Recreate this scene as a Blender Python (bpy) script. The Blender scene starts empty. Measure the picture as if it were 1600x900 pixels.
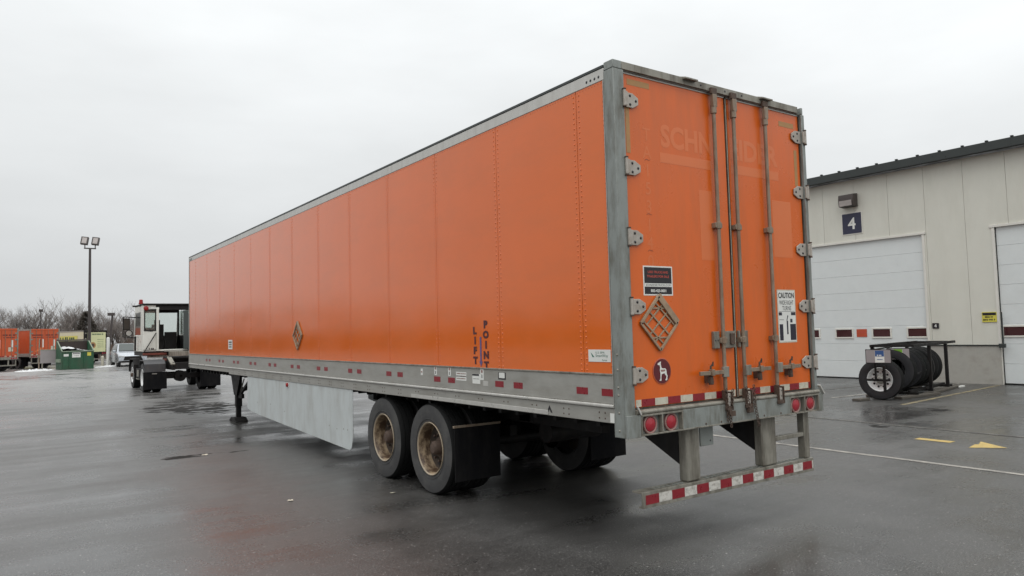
import bpy, math, random
from mathutils import Vector, Matrix
R = math.radians
random.seed(7)
scene = bpy.context.scene
C = scene.collection

# ------------------------------------------------------------------ camera
cam_d = bpy.data.cameras.new('camera'); cam = bpy.data.objects.new('camera', cam_d); C.objects.link(cam)
cam_d.sensor_width = 36.0; cam_d.lens = 1136.19 / 1600 * 36; cam_d.clip_start = 0.05; cam_d.clip_end = 2000
YAW, PIT, ROL = 0.6128, 0.0591, -0.0264
CP = Vector((-4.0129, -4.2355, 1.8303))
fw = Vector((math.sin(YAW) * math.cos(PIT), math.cos(YAW) * math.cos(PIT), math.sin(PIT)))
r0 = Vector((math.cos(YAW), -math.sin(YAW), 0)); u0 = r0.cross(fw)
rt = r0 * math.cos(ROL) + u0 * math.sin(ROL); up = u0 * math.cos(ROL) - r0 * math.sin(ROL)
cam.matrix_world = Matrix(((rt.x, up.x, -fw.x, CP.x), (rt.y, up.y, -fw.y, CP.y), (rt.z, up.z, -fw.z, CP.z), (0, 0, 0, 1)))
scene.camera = cam
# ------------------------------------------------------------------ sky, sun, exposure
SUN_EL, SUN_AZ = R(62), R(215)          # azimuth clockwise from +y
w = bpy.data.worlds.new('World'); scene.world = w; w.use_nodes = True
nt = w.node_tree; nt.nodes.clear()
def nd(t, tree=None, **kw):
    n = (tree or nt).nodes.new(t)
    for k, v in kw.items(): setattr(n, k, v)
    return n
L = nt.links.new
sky = nd('ShaderNodeTexSky', sky_type='NISHITA', sun_disc=False, sun_elevation=SUN_EL, sun_rotation=SUN_AZ)
sky.dust_density = 4; sky.air_density = 1.0
hsv = nd('ShaderNodeHueSaturation'); hsv.inputs['Saturation'].default_value = 0.12; hsv.inputs['Value'].default_value = 0.35
L(sky.outputs[0], hsv.inputs['Color'])
tc = nd('ShaderNodeTexCoord')
sep = nd('ShaderNodeSeparateXYZ'); L(tc.outputs['Generated'], sep.inputs[0])
# overcast: brighter overhead (CIE), a little brighter towards +x
zc = nd('ShaderNodeMath', operation='MAXIMUM'); L(sep.outputs['Z'], zc.inputs[0]); zc.inputs[1].default_value = 0.0
zp = nd('ShaderNodeMath', operation='POWER'); L(zc.outputs[0], zp.inputs[0]); zp.inputs[1].default_value = 1.7
ramp = nd('ShaderNodeMath', operation='MULTIPLY_ADD'); L(zp.outputs[0], ramp.inputs[0]); ramp.inputs[1].default_value = 11.0; ramp.inputs[2].default_value = 5.6
mx = nd('ShaderNodeMath', operation='MULTIPLY_ADD'); L(sep.outputs['X'], mx.inputs[0]); mx.inputs[1].default_value = 0.9; L(ramp.outputs[0], mx.inputs[2])
mp = nd('ShaderNodeMapping'); mp.inputs['Scale'].default_value = (1.0, 1.0, 3.2); L(tc.outputs['Generated'], mp.inputs['Vector'])
nz = nd('ShaderNodeTexNoise'); nz.inputs['Scale'].default_value = 2.2; nz.inputs['Detail'].default_value = 5; nz.inputs['Roughness'].default_value = .5
L(mp.outputs[0], nz.inputs['Vector'])
cl = nd('ShaderNodeMapRange'); cl.inputs['From Min'].default_value = .3; cl.inputs['From Max'].default_value = .7
cl.inputs['To Min'].default_value = .91; cl.inputs['To Max'].default_value = 1.08; L(nz.outputs['Fac'], cl.inputs['Value'])
mm = nd('ShaderNodeMath', operation='MULTIPLY'); L(mx.outputs[0], mm.inputs[0]); L(cl.outputs[0], mm.inputs[1])
colr = nd('ShaderNodeVectorMath', operation='SCALE'); colr.inputs[0].default_value = (0.972, 1.0, 1.012); L(mm.outputs[0], colr.inputs['Scale'])
mix = nd('ShaderNodeMixRGB'); mix.inputs['Fac'].default_value = 0.93; L(hsv.outputs[0], mix.inputs[1]); L(colr.outputs[0], mix.inputs[2])
bg = nd('ShaderNodeBackground'); bg.inputs['Strength'].default_value = 0.105; L(mix.outputs[0], bg.inputs['Color'])
ow = nd('ShaderNodeOutputWorld'); L(bg.outputs[0], ow.inputs['Surface'])
sd = bpy.data.lights.new('sun', 'SUN'); sd.energy = 0.7; sd.angle = R(60); sd.color = (1, .98, .95)
so = bpy.data.objects.new('sun', sd); C.objects.link(so)
sdir = Vector((math.sin(SUN_AZ) * math.cos(SUN_EL), math.cos(SUN_AZ) * math.cos(SUN_EL), math.sin(SUN_EL)))
so.rotation_euler = sdir.to_track_quat('Z', 'Y').to_euler(); so.location = (0, 0, 60)
vs = scene.view_settings; scene.display_settings.display_device = 'sRGB'
vs.view_transform = 'Standard'; vs.look = 'None'; vs.exposure = 0.3; vs.gamma = 1; vs.use_curve_mapping = False

# ------------------------------------------------------------------ helpers
def mat(name, col, rough=.5, metal=0.0, var=.12, scale=3.0, bump=0.0, bscale=60.0, dirt=None, damt=.5, dscale=(6, 6, 1.2), dlo=.45, dhi=.7,
        spec=.5, coat=0.0, rvar=.15, trans=0.0):
    m = bpy.data.materials.new(name); m.use_nodes = True; t = m.node_tree
    b = t.nodes['Principled BSDF']; l = t.links.new
    b.inputs['Roughness'].default_value = rough; b.inputs['Metallic'].default_value = metal
    b.inputs['Specular IOR Level'].default_value = spec; b.inputs['Coat Weight'].default_value = coat
    b.inputs['Coat Roughness'].default_value = .05; b.inputs['Transmission Weight'].default_value = trans
    tcn = nd('ShaderNodeTexCoord', t)
    n1 = nd('ShaderNodeTexNoise', t); n1.inputs['Scale'].default_value = scale; n1.inputs['Detail'].default_value = 6; n1.inputs['Roughness'].default_value = .65
    l(tcn.outputs['Object'], n1.inputs['Vector'])
    mr = nd('ShaderNodeMapRange', t); mr.inputs['From Min'].default_value = .25; mr.inputs['From Max'].default_value = .75
    mr.inputs['To Min'].default_value = 1 - var; mr.inputs['To Max'].default_value = 1 + var
    l(n1.outputs['Fac'], mr.inputs['Value'])
    sc = nd('ShaderNodeVectorMath', t, operation='SCALE'); sc.inputs[0].default_value = col; l(mr.outputs[0], sc.inputs['Scale'])
    out = sc.outputs[0]
    mr2 = nd('ShaderNodeMapRange', t); mr2.inputs['From Min'].default_value = .3; mr2.inputs['From Max'].default_value = .7
    mr2.inputs['To Min'].default_value = max(0, rough - rvar); mr2.inputs['To Max'].default_value = min(1, rough + rvar)
    l(n1.outputs['Fac'], mr2.inputs['Value']); l(mr2.outputs[0], b.inputs['Roughness'])
    if dirt:
        mp = nd('ShaderNodeMapping', t); mp.inputs['Scale'].default_value = dscale; l(tcn.outputs['Object'], mp.inputs['Vector'])
        n2 = nd('ShaderNodeTexNoise', t); n2.inputs['Scale'].default_value = 1.5; n2.inputs['Detail'].default_value = 7; n2.inputs['Roughness'].default_value = .7
        l(mp.outputs[0], n2.inputs['Vector'])
        m2 = nd('ShaderNodeMapRange', t); m2.inputs['From Min'].default_value = dlo; m2.inputs['From Max'].default_value = dhi
        m2.inputs['To Max'].default_value = damt; l(n2.outputs['Fac'], m2.inputs['Value'])
        mxn = nd('ShaderNodeMixRGB', t); mxn.inputs[2].default_value = (*dirt, 1); l(m2.outputs[0], mxn.inputs['Fac']); l(out, mxn.inputs[1])
        out = mxn.outputs[0]
    l(out, b.inputs['Base Color'])
    if bump:
        n3 = nd('ShaderNodeTexNoise', t); n3.inputs['Scale'].default_value = bscale; n3.inputs['Detail'].default_value = 4
        l(tcn.outputs['Object'], n3.inputs['Vector'])
        bp = nd('ShaderNodeBump', t); bp.inputs['Strength'].default_value = bump; bp.inputs['Distance'].default_value = .02
        l(n3.outputs['Fac'], bp.inputs['Height']); l(bp.outputs[0], b.inputs['Normal'])
    return m

RUST = (.10, .045, .02); GRIME = (.07, .06, .045)
M = {}
M['orange'] = mat('orange_paint', (.74, .138, .011), .13, var=.04, scale=1.2, bump=.10, bscale=1.3, dirt=(.58, .13, .02), damt=.35, dscale=(1, .6, 2.2), rvar=.04, spec=.6, coat=.2)
M['door_orange'] = mat('door_orange_paint', (.68, .124, .012), .30, var=.05, scale=1.5, bump=.04, bscale=2.0, dirt=(.44, .11, .03), damt=.4, dscale=(3, 3, .5), rvar=.08)
M['ghost'] = mat('unfaded_orange_paint', (.68, .165, .045), .36, var=.04, rvar=.05)
M['ghost_dark'] = mat('old_glue_outline', (.30, .055, .012), .4, var=.1)
M['alu'] = mat('aluminium_rail', (.36, .35, .32), .42, metal=.25, var=.10, scale=4, dirt=(.22, .20, .165), damt=.5, dscale=(2, 1.2, 5), bump=.05, bscale=30)
M['alu_bright'] = mat('bright_aluminium', (.55, .535, .50), .35, metal=.3, var=.06, dirt=(.35, .33, .29), damt=.4)
M['steel'] = mat('grey_green_steel', (.25, .268, .252), .5, metal=.1, var=.10, scale=5, dirt=(.085, .07, .045), damt=.75, dscale=(6, 6, 1.6), bump=.06, bscale=50)
M['galv'] = mat('galvanised_steel', (.27, .255, .215), .5, metal=.25, var=.18, scale=9, dirt=(.07, .055, .038), damt=.85, dscale=(7, 7, 1.2), bump=.08, bscale=70)
M['hinge'] = mat('pale_galvanised_hinge', (.42, .385, .34), .5, metal=.15, var=.12, scale=20, dirt=(.2, .14, .09), damt=.5, dscale=(9, 9, 9))
M['rod'] = mat('weathered_lock_rod', (.27, .215, .16), .5, metal=.3, var=.2, scale=14, dirt=(.15, .075, .035), damt=.7, dscale=(9, 9, 3))
M['rusty'] = mat('rusty_iron', (.085, .055, .04), .75, var=.35, scale=25, bump=.3, bscale=120)
M['black'] = mat('black_painted_steel', (.009, .008, .008), .6, var=.3, scale=6, dirt=(.028, .022, .018), damt=.5, bump=.05, spec=.3)
M['rubber'] = mat('tyre_rubber', (.048, .047, .047), .8, var=.25, scale=8, dirt=(.10, .095, .088), damt=.6, dscale=(6, 3, 3), bump=.1, bscale=60)
M['tread'] = mat('tread_rubber', (.010, .010, .010), .9, spec=.2, var=.3, scale=14, bump=.2, bscale=40)
M['flap'] = mat('mud_flap_rubber', (.006, .006, .007), .85, spec=.15, var=.2, dirt=(.03, .027, .025), damt=.45, dscale=(4, 4, 1))
M['gasket'] = mat('door_gasket', (.03, .024, .02), .7, var=.3, dirt=(.16, .12, .08), damt=.7, dscale=(8, 8, 2))
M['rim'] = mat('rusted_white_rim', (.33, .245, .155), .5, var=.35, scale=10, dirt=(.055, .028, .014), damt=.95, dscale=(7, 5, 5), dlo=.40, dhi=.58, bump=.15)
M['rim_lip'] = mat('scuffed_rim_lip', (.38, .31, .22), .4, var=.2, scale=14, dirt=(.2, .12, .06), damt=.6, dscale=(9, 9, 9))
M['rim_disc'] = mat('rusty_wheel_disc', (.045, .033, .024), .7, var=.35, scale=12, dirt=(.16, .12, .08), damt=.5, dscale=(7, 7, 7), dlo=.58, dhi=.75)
M['rim_white'] = mat('white_rim', (.75, .75, .74), .3, var=.05)
M['skirt'] = mat('skirt_panel', (.53, .56, .555), .5, var=.06, scale=2, dirt=(.33, .32, .29), damt=.6, dscale=(2, 2.2, .7), bump=.04, bscale=4)
M['white'] = mat('white_sticker', (.72, .72, .68), .5, var=.05)
M['offwhite'] = mat('worn_white_tape', (.56, .53, .43), .5, var=.12, scale=20, dirt=(.25, .2, .14), damt=.5, dscale=(9, 9, 9))
M['tape_white'] = mat('clean_white_tape', (.60, .58, .53), .4, var=.08, scale=20, dirt=(.15, .13, .1), damt=.6, dscale=(9, 9, 14), dlo=.48, dhi=.62)
M['placard'] = mat('dull_placard_frame', (.36, .26, .17), .55, metal=.1, var=.2, scale=14, dirt=(.16, .10, .06), damt=.6, dscale=(9, 9, 9))
M['tan'] = mat('tan_tape_remnant', (.40, .22, .085), .6, var=.15, scale=20)
M['red'] = mat('red_reflective_tape', (.23, .012, .02), .35, var=.15, scale=20)
M['lamp_red'] = mat('red_lamp_lens', (.36, .022, .035), .18, var=.12, scale=12)
M['pink_rim'] = mat('lamp_grommet', (.30, .17, .15), .6, var=.2)
M['ink'] = mat('black_ink', (.012, .011, .014), .45, var=.2)
M['ink_blue'] = mat('dark_navy_ink', (.014, .013, .028), .4, var=.2)
M['ink_red'] = mat('faded_red_print', (.50, .075, .05), .5)
M['blue'] = mat('faded_blue_arrow', (.10, .085, .22), .5)
M['green_ink'] = mat('green_ink', (.02, .13, .085), .5)
M['darkred'] = mat('dark_red_print', (.07, .008, .012), .4)
M['maroon'] = mat('maroon_emblem', (.10, .008, .014), .35)
M['maroon_rim'] = mat('emblem_edge', (.45, .10, .045), .4)
M['roofing'] = mat('trailer_roof', (.5, .5, .5), .5)
M['wood'] = mat('grey_wood', (.085, .075, .062), .8, var=.3, scale=12, bump=.2)
# building
M['wall'] = mat('insulated_wall_panel', (.66, .65, .575), .55, var=.025, scale=2, bump=.015, bscale=5, dirt=(.5, .485, .41), damt=.3, dscale=(1, 1, .25))
M['wall_gap'] = mat('wall_joint', (.36, .35, .32), .8)
M['trim'] = mat('dark_green_trim', (.030, .036, .034), .4, var=.15)
M['white_trim'] = mat('white_door_trim', (.70, .68, .62), .5, var=.05)
M['ohdoor'] = mat('white_overhead_door', (.69, .72, .71), .42, var=.03, scale=3, bump=.02, bscale=14)
M['concrete'] = mat('concrete', (.40, .385, .345), .85, var=.16, scale=3, dirt=(.22, .20, .17), damt=.6, dscale=(2, 2, 2), bump=.12, bscale=40)
M['pane_red'] = mat('dark_red_pane', (.06, .02, .022), .08, var=.2, rvar=.03)
M['placard_orange'] = mat('orange_red_placard', (.48, .075, .03), .4, var=.1)
M['navy'] = mat('navy_sign', (.028, .030, .062), .5, var=.12)
M['lampglass'] = mat('lamp_glass', (.40, .36, .34), .15, var=.2)
M['bronze'] = mat('bronze_housing', (.055, .042, .038), .5, var=.15)
M['yellow'] = mat('yellow_sign', (.62, .55, .08), .5, var=.08)
M['plastic_grey'] = mat('grey_board', (.30, .27, .27), .6, var=.08)
M['blue_label'] = mat('blue_label', (.035, .09, .24), .4)
M['green_label'] = mat('green_label', (.16, .36, .03), .4)
M['green_tread'] = mat('tyre_wrap_film', (.020, .028, .025), .25, var=.3)
# yard
M['truck_white'] = mat('white_truck_paint', (.74, .73, .67), .35, var=.04, dirt=(.45, .41, .33), damt=.35, dscale=(2, 2, 1))
M['glass'] = mat('tinted_glass', (.05, .06, .055), .05, var=.1, rvar=.02)
M['clear_glass'] = mat('pale_green_glass', (.70, .80, .74), .03, var=.03, trans=.9, rvar=.02, spec=.3)
M['fender'] = mat('grey_fender', (.045, .045, .048), .5, var=.15, dirt=(.09, .08, .07), damt=.4)
M['deck_red'] = mat('rusty_red_frame', (.17, .038, .022), .6, var=.25, scale=8)
M['beacon'] = mat('red_beacon', (.30, .012, .012), .25)
M['silver'] = mat('silver_car_paint', (.42, .44, .47), .25, metal=.4, var=.03, coat=.6)
M['chrome'] = mat('headlight_glass', (.6, .6, .6), .1, metal=.5)
M['bin_green'] = mat('green_bin_paint', (.020, .085, .042), .5, var=.2, scale=4, dirt=(.07, .055, .04), damt=.5, dscale=(3, 3, 1))
M['bin_edge'] = mat('bin_edge_steel', (.22, .27, .20), .6, var=.25, scale=8)
M['lid'] = mat('dark_brown_lid', (.030, .018, .015), .6, var=.3)
M['snow'] = mat('old_snow', (.62, .62, .62), .7, var=.12, scale=4, dirt=(.20, .18, .16), damt=.85, dscale=(1.2, 1.2, 1.2), dlo=.5, dhi=.75, bump=.5, bscale=6)
M['far_orange'] = mat('far_orange_paint', (.52, .085, .022), .4, var=.1, scale=1.0, dirt=(.35, .10, .05), damt=.4)
M['cream'] = mat('cream_trailer_paint', (.66, .63, .46), .45, var=.05)
M['pale_yellow'] = mat('pale_yellow_print', (.66, .62, .16), .45, var=.06)
M['poster'] = mat('pale_yellow_poster', (.62, .63, .36), .45, var=.12, scale=1)
M['pole'] = mat('dark_bronze_pole', (.055, .045, .042), .5, var=.15)
M['bark'] = mat('grey_brown_bark', (.19, .165, .15), .9, var=.35, scale=.8)
M['brush'] = mat('brown_brush', (.15, .105, .083), .95, var=.45, scale=.25)
M['conifer'] = mat('dark_conifer', (.060, .050, .040), .9, var=.35, scale=1)
M['grass'] = mat('dead_grass', (.16, .12, .075), .95, var=.35, scale=.4, bump=.4, bscale=3)
M['paint_white'] = mat('worn_white_road_paint', (.34, .32, .28), .6, var=.1, scale=8, dirt=(.10, .095, .088), damt=.85, dscale=(3, 3, 3), dlo=.42, dhi=.62)
M['paint_faint'] = mat('faded_road_paint', (.14, .132, .115), .55, var=.2, scale=8, dirt=(.05, .046, .04), damt=.95, dscale=(3, 3, 3), dlo=.36, dhi=.56)
M['paint_yellow'] = mat('yellow_road_paint', (.46, .33, .10), .6, var=.12, scale=8, dirt=(.14, .12, .08), damt=.5, dscale=(4, 4, 4))
M['paint_tan'] = mat('faded_yellow_line', (.27, .22, .12), .6, var=.15, scale=8, dirt=(.10, .095, .085), damt=.85, dscale=(3, 3, 3), dlo=.42, dhi=.62)

class MB:
    def __init__(s): s.v = []; s.f = []; s.mi = []; s.mats = []; s.T = None
    def m(s, name):
        if name not in s.mats: s.mats.append(name)
        return s.mats.index(name)
    def add(s, vs, fs, mt):
        o = len(s.v); k = s.m(mt)
        for p in vs:
            p = Vector(p); s.v.append(s.T @ p if s.T else p)
        for f in fs: s.f.append([o + i for i in f]); s.mi.append(k)
        return s
    def box(s, x0, x1, y0, y1, z0, z1, mt):
        v = [(x, y, z) for z in (z0, z1) for y in (y0, y1) for x in (x0, x1)]
        return s.add(v, [(0, 2, 3, 1), (4, 5, 7, 6), (0, 1, 5, 4), (2, 6, 7, 3), (0, 4, 6, 2), (1, 3, 7, 5)], mt)
    def bar(s, a, b, wd, ht, mt, upv=(0, 0, 1)):
        a = Vector(a); b = Vector(b); d = (b - a).normalized(); u = Vector(upv)
        if abs(d.dot(u)) > .98: u = Vector((1, 0, 0))
        x = d.cross(u).normalized(); u = x.cross(d)
        v = [p + x * sx * wd / 2 + u * sz * ht / 2 for p in (a, b) for sx, sz in ((-1, -1), (1, -1), (1, 1), (-1, 1))]
        return s.add(v, [(0, 1, 2, 3)[::-1], (4, 5, 6, 7), (0, 1, 5, 4), (1, 2, 6, 5), (2, 3, 7, 6), (3, 0, 4, 7)], mt)
    def tube(s, pts, r, mt, n=10, r2=None, cap=True):
        pts = [Vector(p) for p in pts]; N = len(pts); rings = []
        for i, p in enumerate(pts):
            d = (pts[min(i + 1, N - 1)] - pts[max(i - 1, 0)]).normalized()
            a = Vector((0, 0, 1)) if abs(d.z) < .9 else Vector((1, 0, 0))
            x = d.cross(a).normalized(); y = x.cross(d)
            rr = r if r2 is None else r + (r2 - r) * i / (N - 1)
            rings.append([p + (x * math.cos(2 * math.pi * k / n) + y * math.sin(2 * math.pi * k / n)) * rr for k in range(n)])
        v = [q for g in rings for q in g]; f = []
        for i in range(N - 1):
            for k in range(n):
                f.append((i * n + k, i * n + (k + 1) % n, (i + 1) * n + (k + 1) % n, (i + 1) * n + k))
        if cap: f.append(tuple(range(n))[::-1]); f.append(tuple((N - 1) * n + k for k in range(n)))
        return s.add(v, f, mt)
    def lathe(s, prof, c, ax, mt, n=40, close=False):
        ax = Vector(ax).normalized(); a = Vector((0, 0, 1)) if abs(ax.z) < .9 else Vector((1, 0, 0))
        x = ax.cross(a).normalized(); y = x.cross(ax); c = Vector(c)
        v = []; f = []; P = len(prof)
        for k in range(n):
            t = 2 * math.pi * k / n; d = x * math.cos(t) + y * math.sin(t)
            for (h, r) in prof: v.append(c + ax * h + d * r)
        for k in range(n):
            k2 = (k + 1) % n
            for i in range(P if close else P - 1):
                j = (i + 1) % P
                f.append((k * P + i, k2 * P + i, k2 * P + j, k * P + j))
        return s.add(v, f, mt)
    def prism(s, poly, axis, a0, a1, mt):
        # poly in the two other axes, extruded along axis ('x','y','z') from a0 to a1
        def P(u, v, a): return {'x': (a, u, v), 'y': (u, a, v), 'z': (u, v, a)}[axis]
        n = len(poly); v = [P(u, q, a0) for u, q in poly] + [P(u, q, a1) for u, q in poly]
        f = [tuple(range(n)), tuple(range(n, 2 * n))[::-1]] + [(i, i + n, (i + 1) % n + n, (i + 1) % n) for i in range(n)]
        return s.add(v, f, mt)
    def dome(s, c, nrm, r, mt, h=.5, n=6):
        nrm = Vector(nrm)
        return s.lathe([(-.001, r), (r * h * .6, r * .75), (r * h, .0005)], c, nrm, mt, n=n)
    def torus(s, c, ax, R_, r, mt, n=12, k=6):
        prof = [(r * math.sin(2 * math.pi * i / k), R_ + r * math.cos(2 * math.pi * i / k)) for i in range(k)]
        return s.lathe(prof, c, ax, mt, n=n, close=True)
    def text(s, txt, c, right, upv, h, mt, wscale=1.0, bold=0.0, depth=.0012, width=None):
        c = Vector(c); right = Vector(right).normalized(); upv = Vector(upv).normalized(); nrm = right.cross(upv)
        cu = bpy.data.curves.new('lettering', 'FONT'); cu.body = txt; cu.size = 1.0; cu.offset = bold; cu.align_x = 'CENTER'; cu.resolution_u = 3
        ob = bpy.data.objects.new('lettering', cu); C.objects.link(ob)
        dg = bpy.context.evaluated_depsgraph_get(); dg.update()
        me = bpy.data.meshes.new_from_object(ob.evaluated_get(dg))
        if len(me.vertices):
            xs = [v.co.x for v in me.vertices]; ys = [v.co.y for v in me.vertices]
            cx = (min(xs) + max(xs)) / 2; cy = (min(ys) + max(ys)) / 2; k = h / (max(ys) - min(ys))
            kx = k * wscale if width is None else width / (max(xs) - min(xs))
            s.add([c + right * (v.co.x - cx) * kx + upv * (v.co.y - cy) * k + nrm * depth for v in me.vertices], [tuple(p.vertices) for p in me.polygons], mt)
        bpy.data.objects.remove(ob); bpy.data.curves.remove(cu); bpy.data.meshes.remove(me)
        return s
    def plate(s, poly, c, right, upv, mt, t=.002, d0=0.0):
        c = Vector(c); r_ = Vector(right).normalized(); u_ = Vector(upv).normalized(); n_ = r_.cross(u_)
        n = len(poly); v = [c + r_ * a + u_ * b + n_ * (d0 + t) for a, b in poly] + [c + r_ * a + u_ * b + n_ * d0 for a, b in poly]
        return s.add(v, [tuple(range(n)), tuple(range(n, 2 * n))[::-1]] + [(i, i + n, (i + 1) % n + n, (i + 1) % n) for i in range(n)], mt)
    def rect(s, c, right, upv, w_, h_, mt, t=.002, d0=0.0):
        return s.plate([(-w_ / 2, -h_ / 2), (w_ / 2, -h_ / 2), (w_ / 2, h_ / 2), (-w_ / 2, h_ / 2)], c, right, upv, mt, t, d0)
    def scrawl(s, c, right, upv, w_, h_, mt, d0=.002, seed=1, words=3):
        rnd = random.Random(seed); x = -w_ / 2
        while x < w_ / 2 - h_ * .3:
            k = rnd.uniform(.25, .6) * h_
            s.rect(Vector(c) + Vector(right).normalized() * (x + k / 2), right, upv, k, h_ * rnd.uniform(.75, 1), mt, .001, d0)
            x += k + h_ * (.18 if rnd.random() > .2 else .55)
        return s
    def build(s, name, parent=None, bev=0.0, seg=2, smooth=True):
        me = bpy.data.meshes.new(name); me.from_pydata([tuple(p) for p in s.v], [], s.f); me.update()
        import bmesh
        bm = bmesh.new(); bm.from_mesh(me); bmesh.ops.recalc_face_normals(bm, faces=bm.faces) if len(s.f) < 60000 else None; bm.to_mesh(me); bm.free()
        for k in s.mats: me.materials.append(M[k])
        me.polygons.foreach_set('material_index', s.mi)
        if smooth:
            me.polygons.foreach_set('use_smooth', [True] * len(me.polygons)); me.set_sharp_from_angle(angle=R(38))
        ob = bpy.data.objects.new(name, me); C.objects.link(ob)
        if parent: ob.parent = parent
        if bev:
            b = ob.modifiers.new('bevel', 'BEVEL'); b.width = bev; b.segments = seg; b.limit_method = 'ANGLE'; b.angle_limit = R(40)
        return ob

def tag(o, label=None, cat=None, group=None, kind=None):
    if label: o['label'] = label
    if cat: o['category'] = cat
    if group: o['group'] = group
    if kind: o['kind'] = kind
    return o
def thing(name, label, cat, loc=(0, 0, 0), rz=0, group=None):
    o = bpy.data.objects.new(name, None); C.objects.link(o); o.empty_display_size = .3
    o.location = loc; o.rotation_euler = (0, 0, rz)
    return tag(o, label, cat, group)
def copy_tree(o, parent=None):
    c = o.copy(); C.objects.link(c)
    if parent: c.parent = parent
    for ch in list(o.children): copy_tree(ch, c)
    return c

# ------------------------------------------------------------------ ground
EP = Vector((-4.05, 53.15)); EE = Vector((.932, .363)); EN = Vector((-.363, .932))
def gheight(x, y):
    s_ = (Vector((x, y)) - EP).dot(EN); k = min(1, max(0, (s_ - 1.0) / 8.0)); k = k * k * (3 - 2 * k)
    return -.45 * k
def asphalt():
    m = bpy.data.materials.new('wet_asphalt'); m.use_nodes = True; t = m.node_tree; l = t.links.new; b = t.nodes['Principled BSDF']
    g = nd('ShaderNodeNewGeometry', t)
    def noise(scale, det=6, ro=.6, sx=(1, 1, 1), off=(0, 0, 0)):
        mp = nd('ShaderNodeMapping', t); mp.inputs['Scale'].default_value = sx; mp.inputs['Location'].default_value = off; l(g.outputs['Position'], mp.inputs['Vector'])
        n = nd('ShaderNodeTexNoise', t); n.inputs['Scale'].default_value = scale; n.inputs['Detail'].default_value = det; n.inputs['Roughness'].default_value = ro
        l(mp.outputs[0], n.inputs['Vector']); return n.outputs['Fac']
    def mr(v, a, b_, c, d, clamp=True):
        n = nd('ShaderNodeMapRange', t, clamp=clamp); l(v, n.inputs['Value'])
        for k, q in zip(('From Min', 'From Max', 'To Min', 'To Max'), (a, b_, c, d)): n.inputs[k].default_value = q
        return n.outputs[0]
    def math_(op, a, b_):
        n = nd('ShaderNodeMath', t, operation=op)
        for i, q in enumerate((a, b_)):
            if isinstance(q, (int, float)): n.inputs[i].default_value = q
            else: l(q, n.inputs[i])
        return n.outputs[0]
    big = noise(.16, 5, .55); mid = noise(.9, 6, .6, (1, .45, 1)); fine = noise(45, 4, .75); agg = noise(75, 3, .75); grit = noise(34, 2, .5, (1, 1, 1), (5, 2, 0)); streak = noise(.55, 5, .6, (.35, 1.6, 1), (3, 1, 0))
    wet = mr(math_('ADD', math_('ADD', math_('MULTIPLY', big, .35), math_('MULTIPLY', mid, .25)), math_('MULTIPLY', streak, .4)), .425, .565, 0, 1)
    # broken, rough patches of old asphalt standing dry out of the film of water
    pos = nd('ShaderNodeSeparateXYZ', t); l(g.outputs['Position'], pos.inputs[0])
    pats = None
    for (px, py, rx, ry, th) in ((.2, 17.0, 2.0, 3.4, .355), (-1.4, 8.15, 1.1, .35, .38), (8.7, 2.6, .5, .35, .36), (10.5, .6, .6, .45, .36), (11.6, 3.0, .5, .3, .36)):
        a = math_('POWER', math_('DIVIDE', math_('SUBTRACT', pos.outputs['X'], px), rx), 2.0)
        c = math_('POWER', math_('DIVIDE', math_('SUBTRACT', pos.outputs['Y'], py), ry), 2.0)
        fall = mr(math_('ADD', a, c), .1, 1.0, 1.0, 0.0)
        k = mr(math_('MULTIPLY', math_('POWER', fall, .5), noise(3.2, 6, .65, (.55, .8, 1), (px, py, 0))), th + .08, th + .13, 0, 1)
        pats = k if pats is None else math_('MAXIMUM', pats, k)
    rough = math_('ADD', mr(wet, 0, 1, .50, .16), mr(fine, .3, .7, -.04, .04))
    rough = math_('ADD', rough, math_('MULTIPLY', pats, .45))
    l(rough, b.inputs['Roughness'])
    base = mr(math_('ADD', math_('MULTIPLY', mid, .5), math_('MULTIPLY', big, .5)), .35, .65, .062, .040)
    spk = math_('ADD', mr(agg, .58, .70, 0, .22), mr(grit, .67, .73, 0, .24))
    spk2 = mr(math_('ADD', math_('MULTIPLY', fine, .5), math_('MULTIPLY', agg, .5)), .34, .66, .25, 1.75)
    # far side of the yard paler: sky sheen painted into the base colour
    far_sheen = mr(math_('ADD', pos.outputs['Y'], math_('MULTIPLY', math_('SUBTRACT', big, .5), 30.0)), 14, 34, 1.0, 2.9)
    base = math_('MULTIPLY', math_('MULTIPLY', base, far_sheen), mr(wet, 0, 1, 1.15, .72))
    v = math_('ADD', math_('MULTIPLY', base, spk2), spk)
    v = math_('MULTIPLY', v, mr(pats, 0, 1, 1, .45))
    colv = nd('ShaderNodeVectorMath', t, operation='SCALE'); colv.inputs[0].default_value = (1.04, 1.0, .95); l(v, colv.inputs['Scale'])
    l(colv.outputs[0], b.inputs['Base Color'])
    b.inputs['Specular IOR Level'].default_value = .42
    l(mr(pats, 0, 1, .65, .05), b.inputs['Specular IOR Level'])
    bh = math_('ADD', math_('MULTIPLY', fine, .6), math_('MULTIPLY', agg, .4))
    bp = nd('ShaderNodeBump', t); bp.inputs['Distance'].default_value = .010; l(bh, bp.inputs['Height']); l(mr(wet, 0, 1, .50, .13), bp.inputs['Strength'])
    l(bp.outputs[0], b.inputs['Normal'])
    return m
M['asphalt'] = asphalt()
tv = [-320, -120, -60, -30, -15, 0, 10, 20, 40, 80, 160, 340]
sv = [-260, -120, -70, -50, -35, -20, -10, 0, .8] + [1 + i for i in range(10)] + [14, 25, 60, 120, 320, 700]
g = MB(); vv = []; ff = []
for s_ in sv:
    for t_ in tv:
        p = EP + EE * t_ + EN * s_; vv.append((p.x, p.y, gheight(p.x, p.y)))
nt_ = len(tv)
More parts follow.
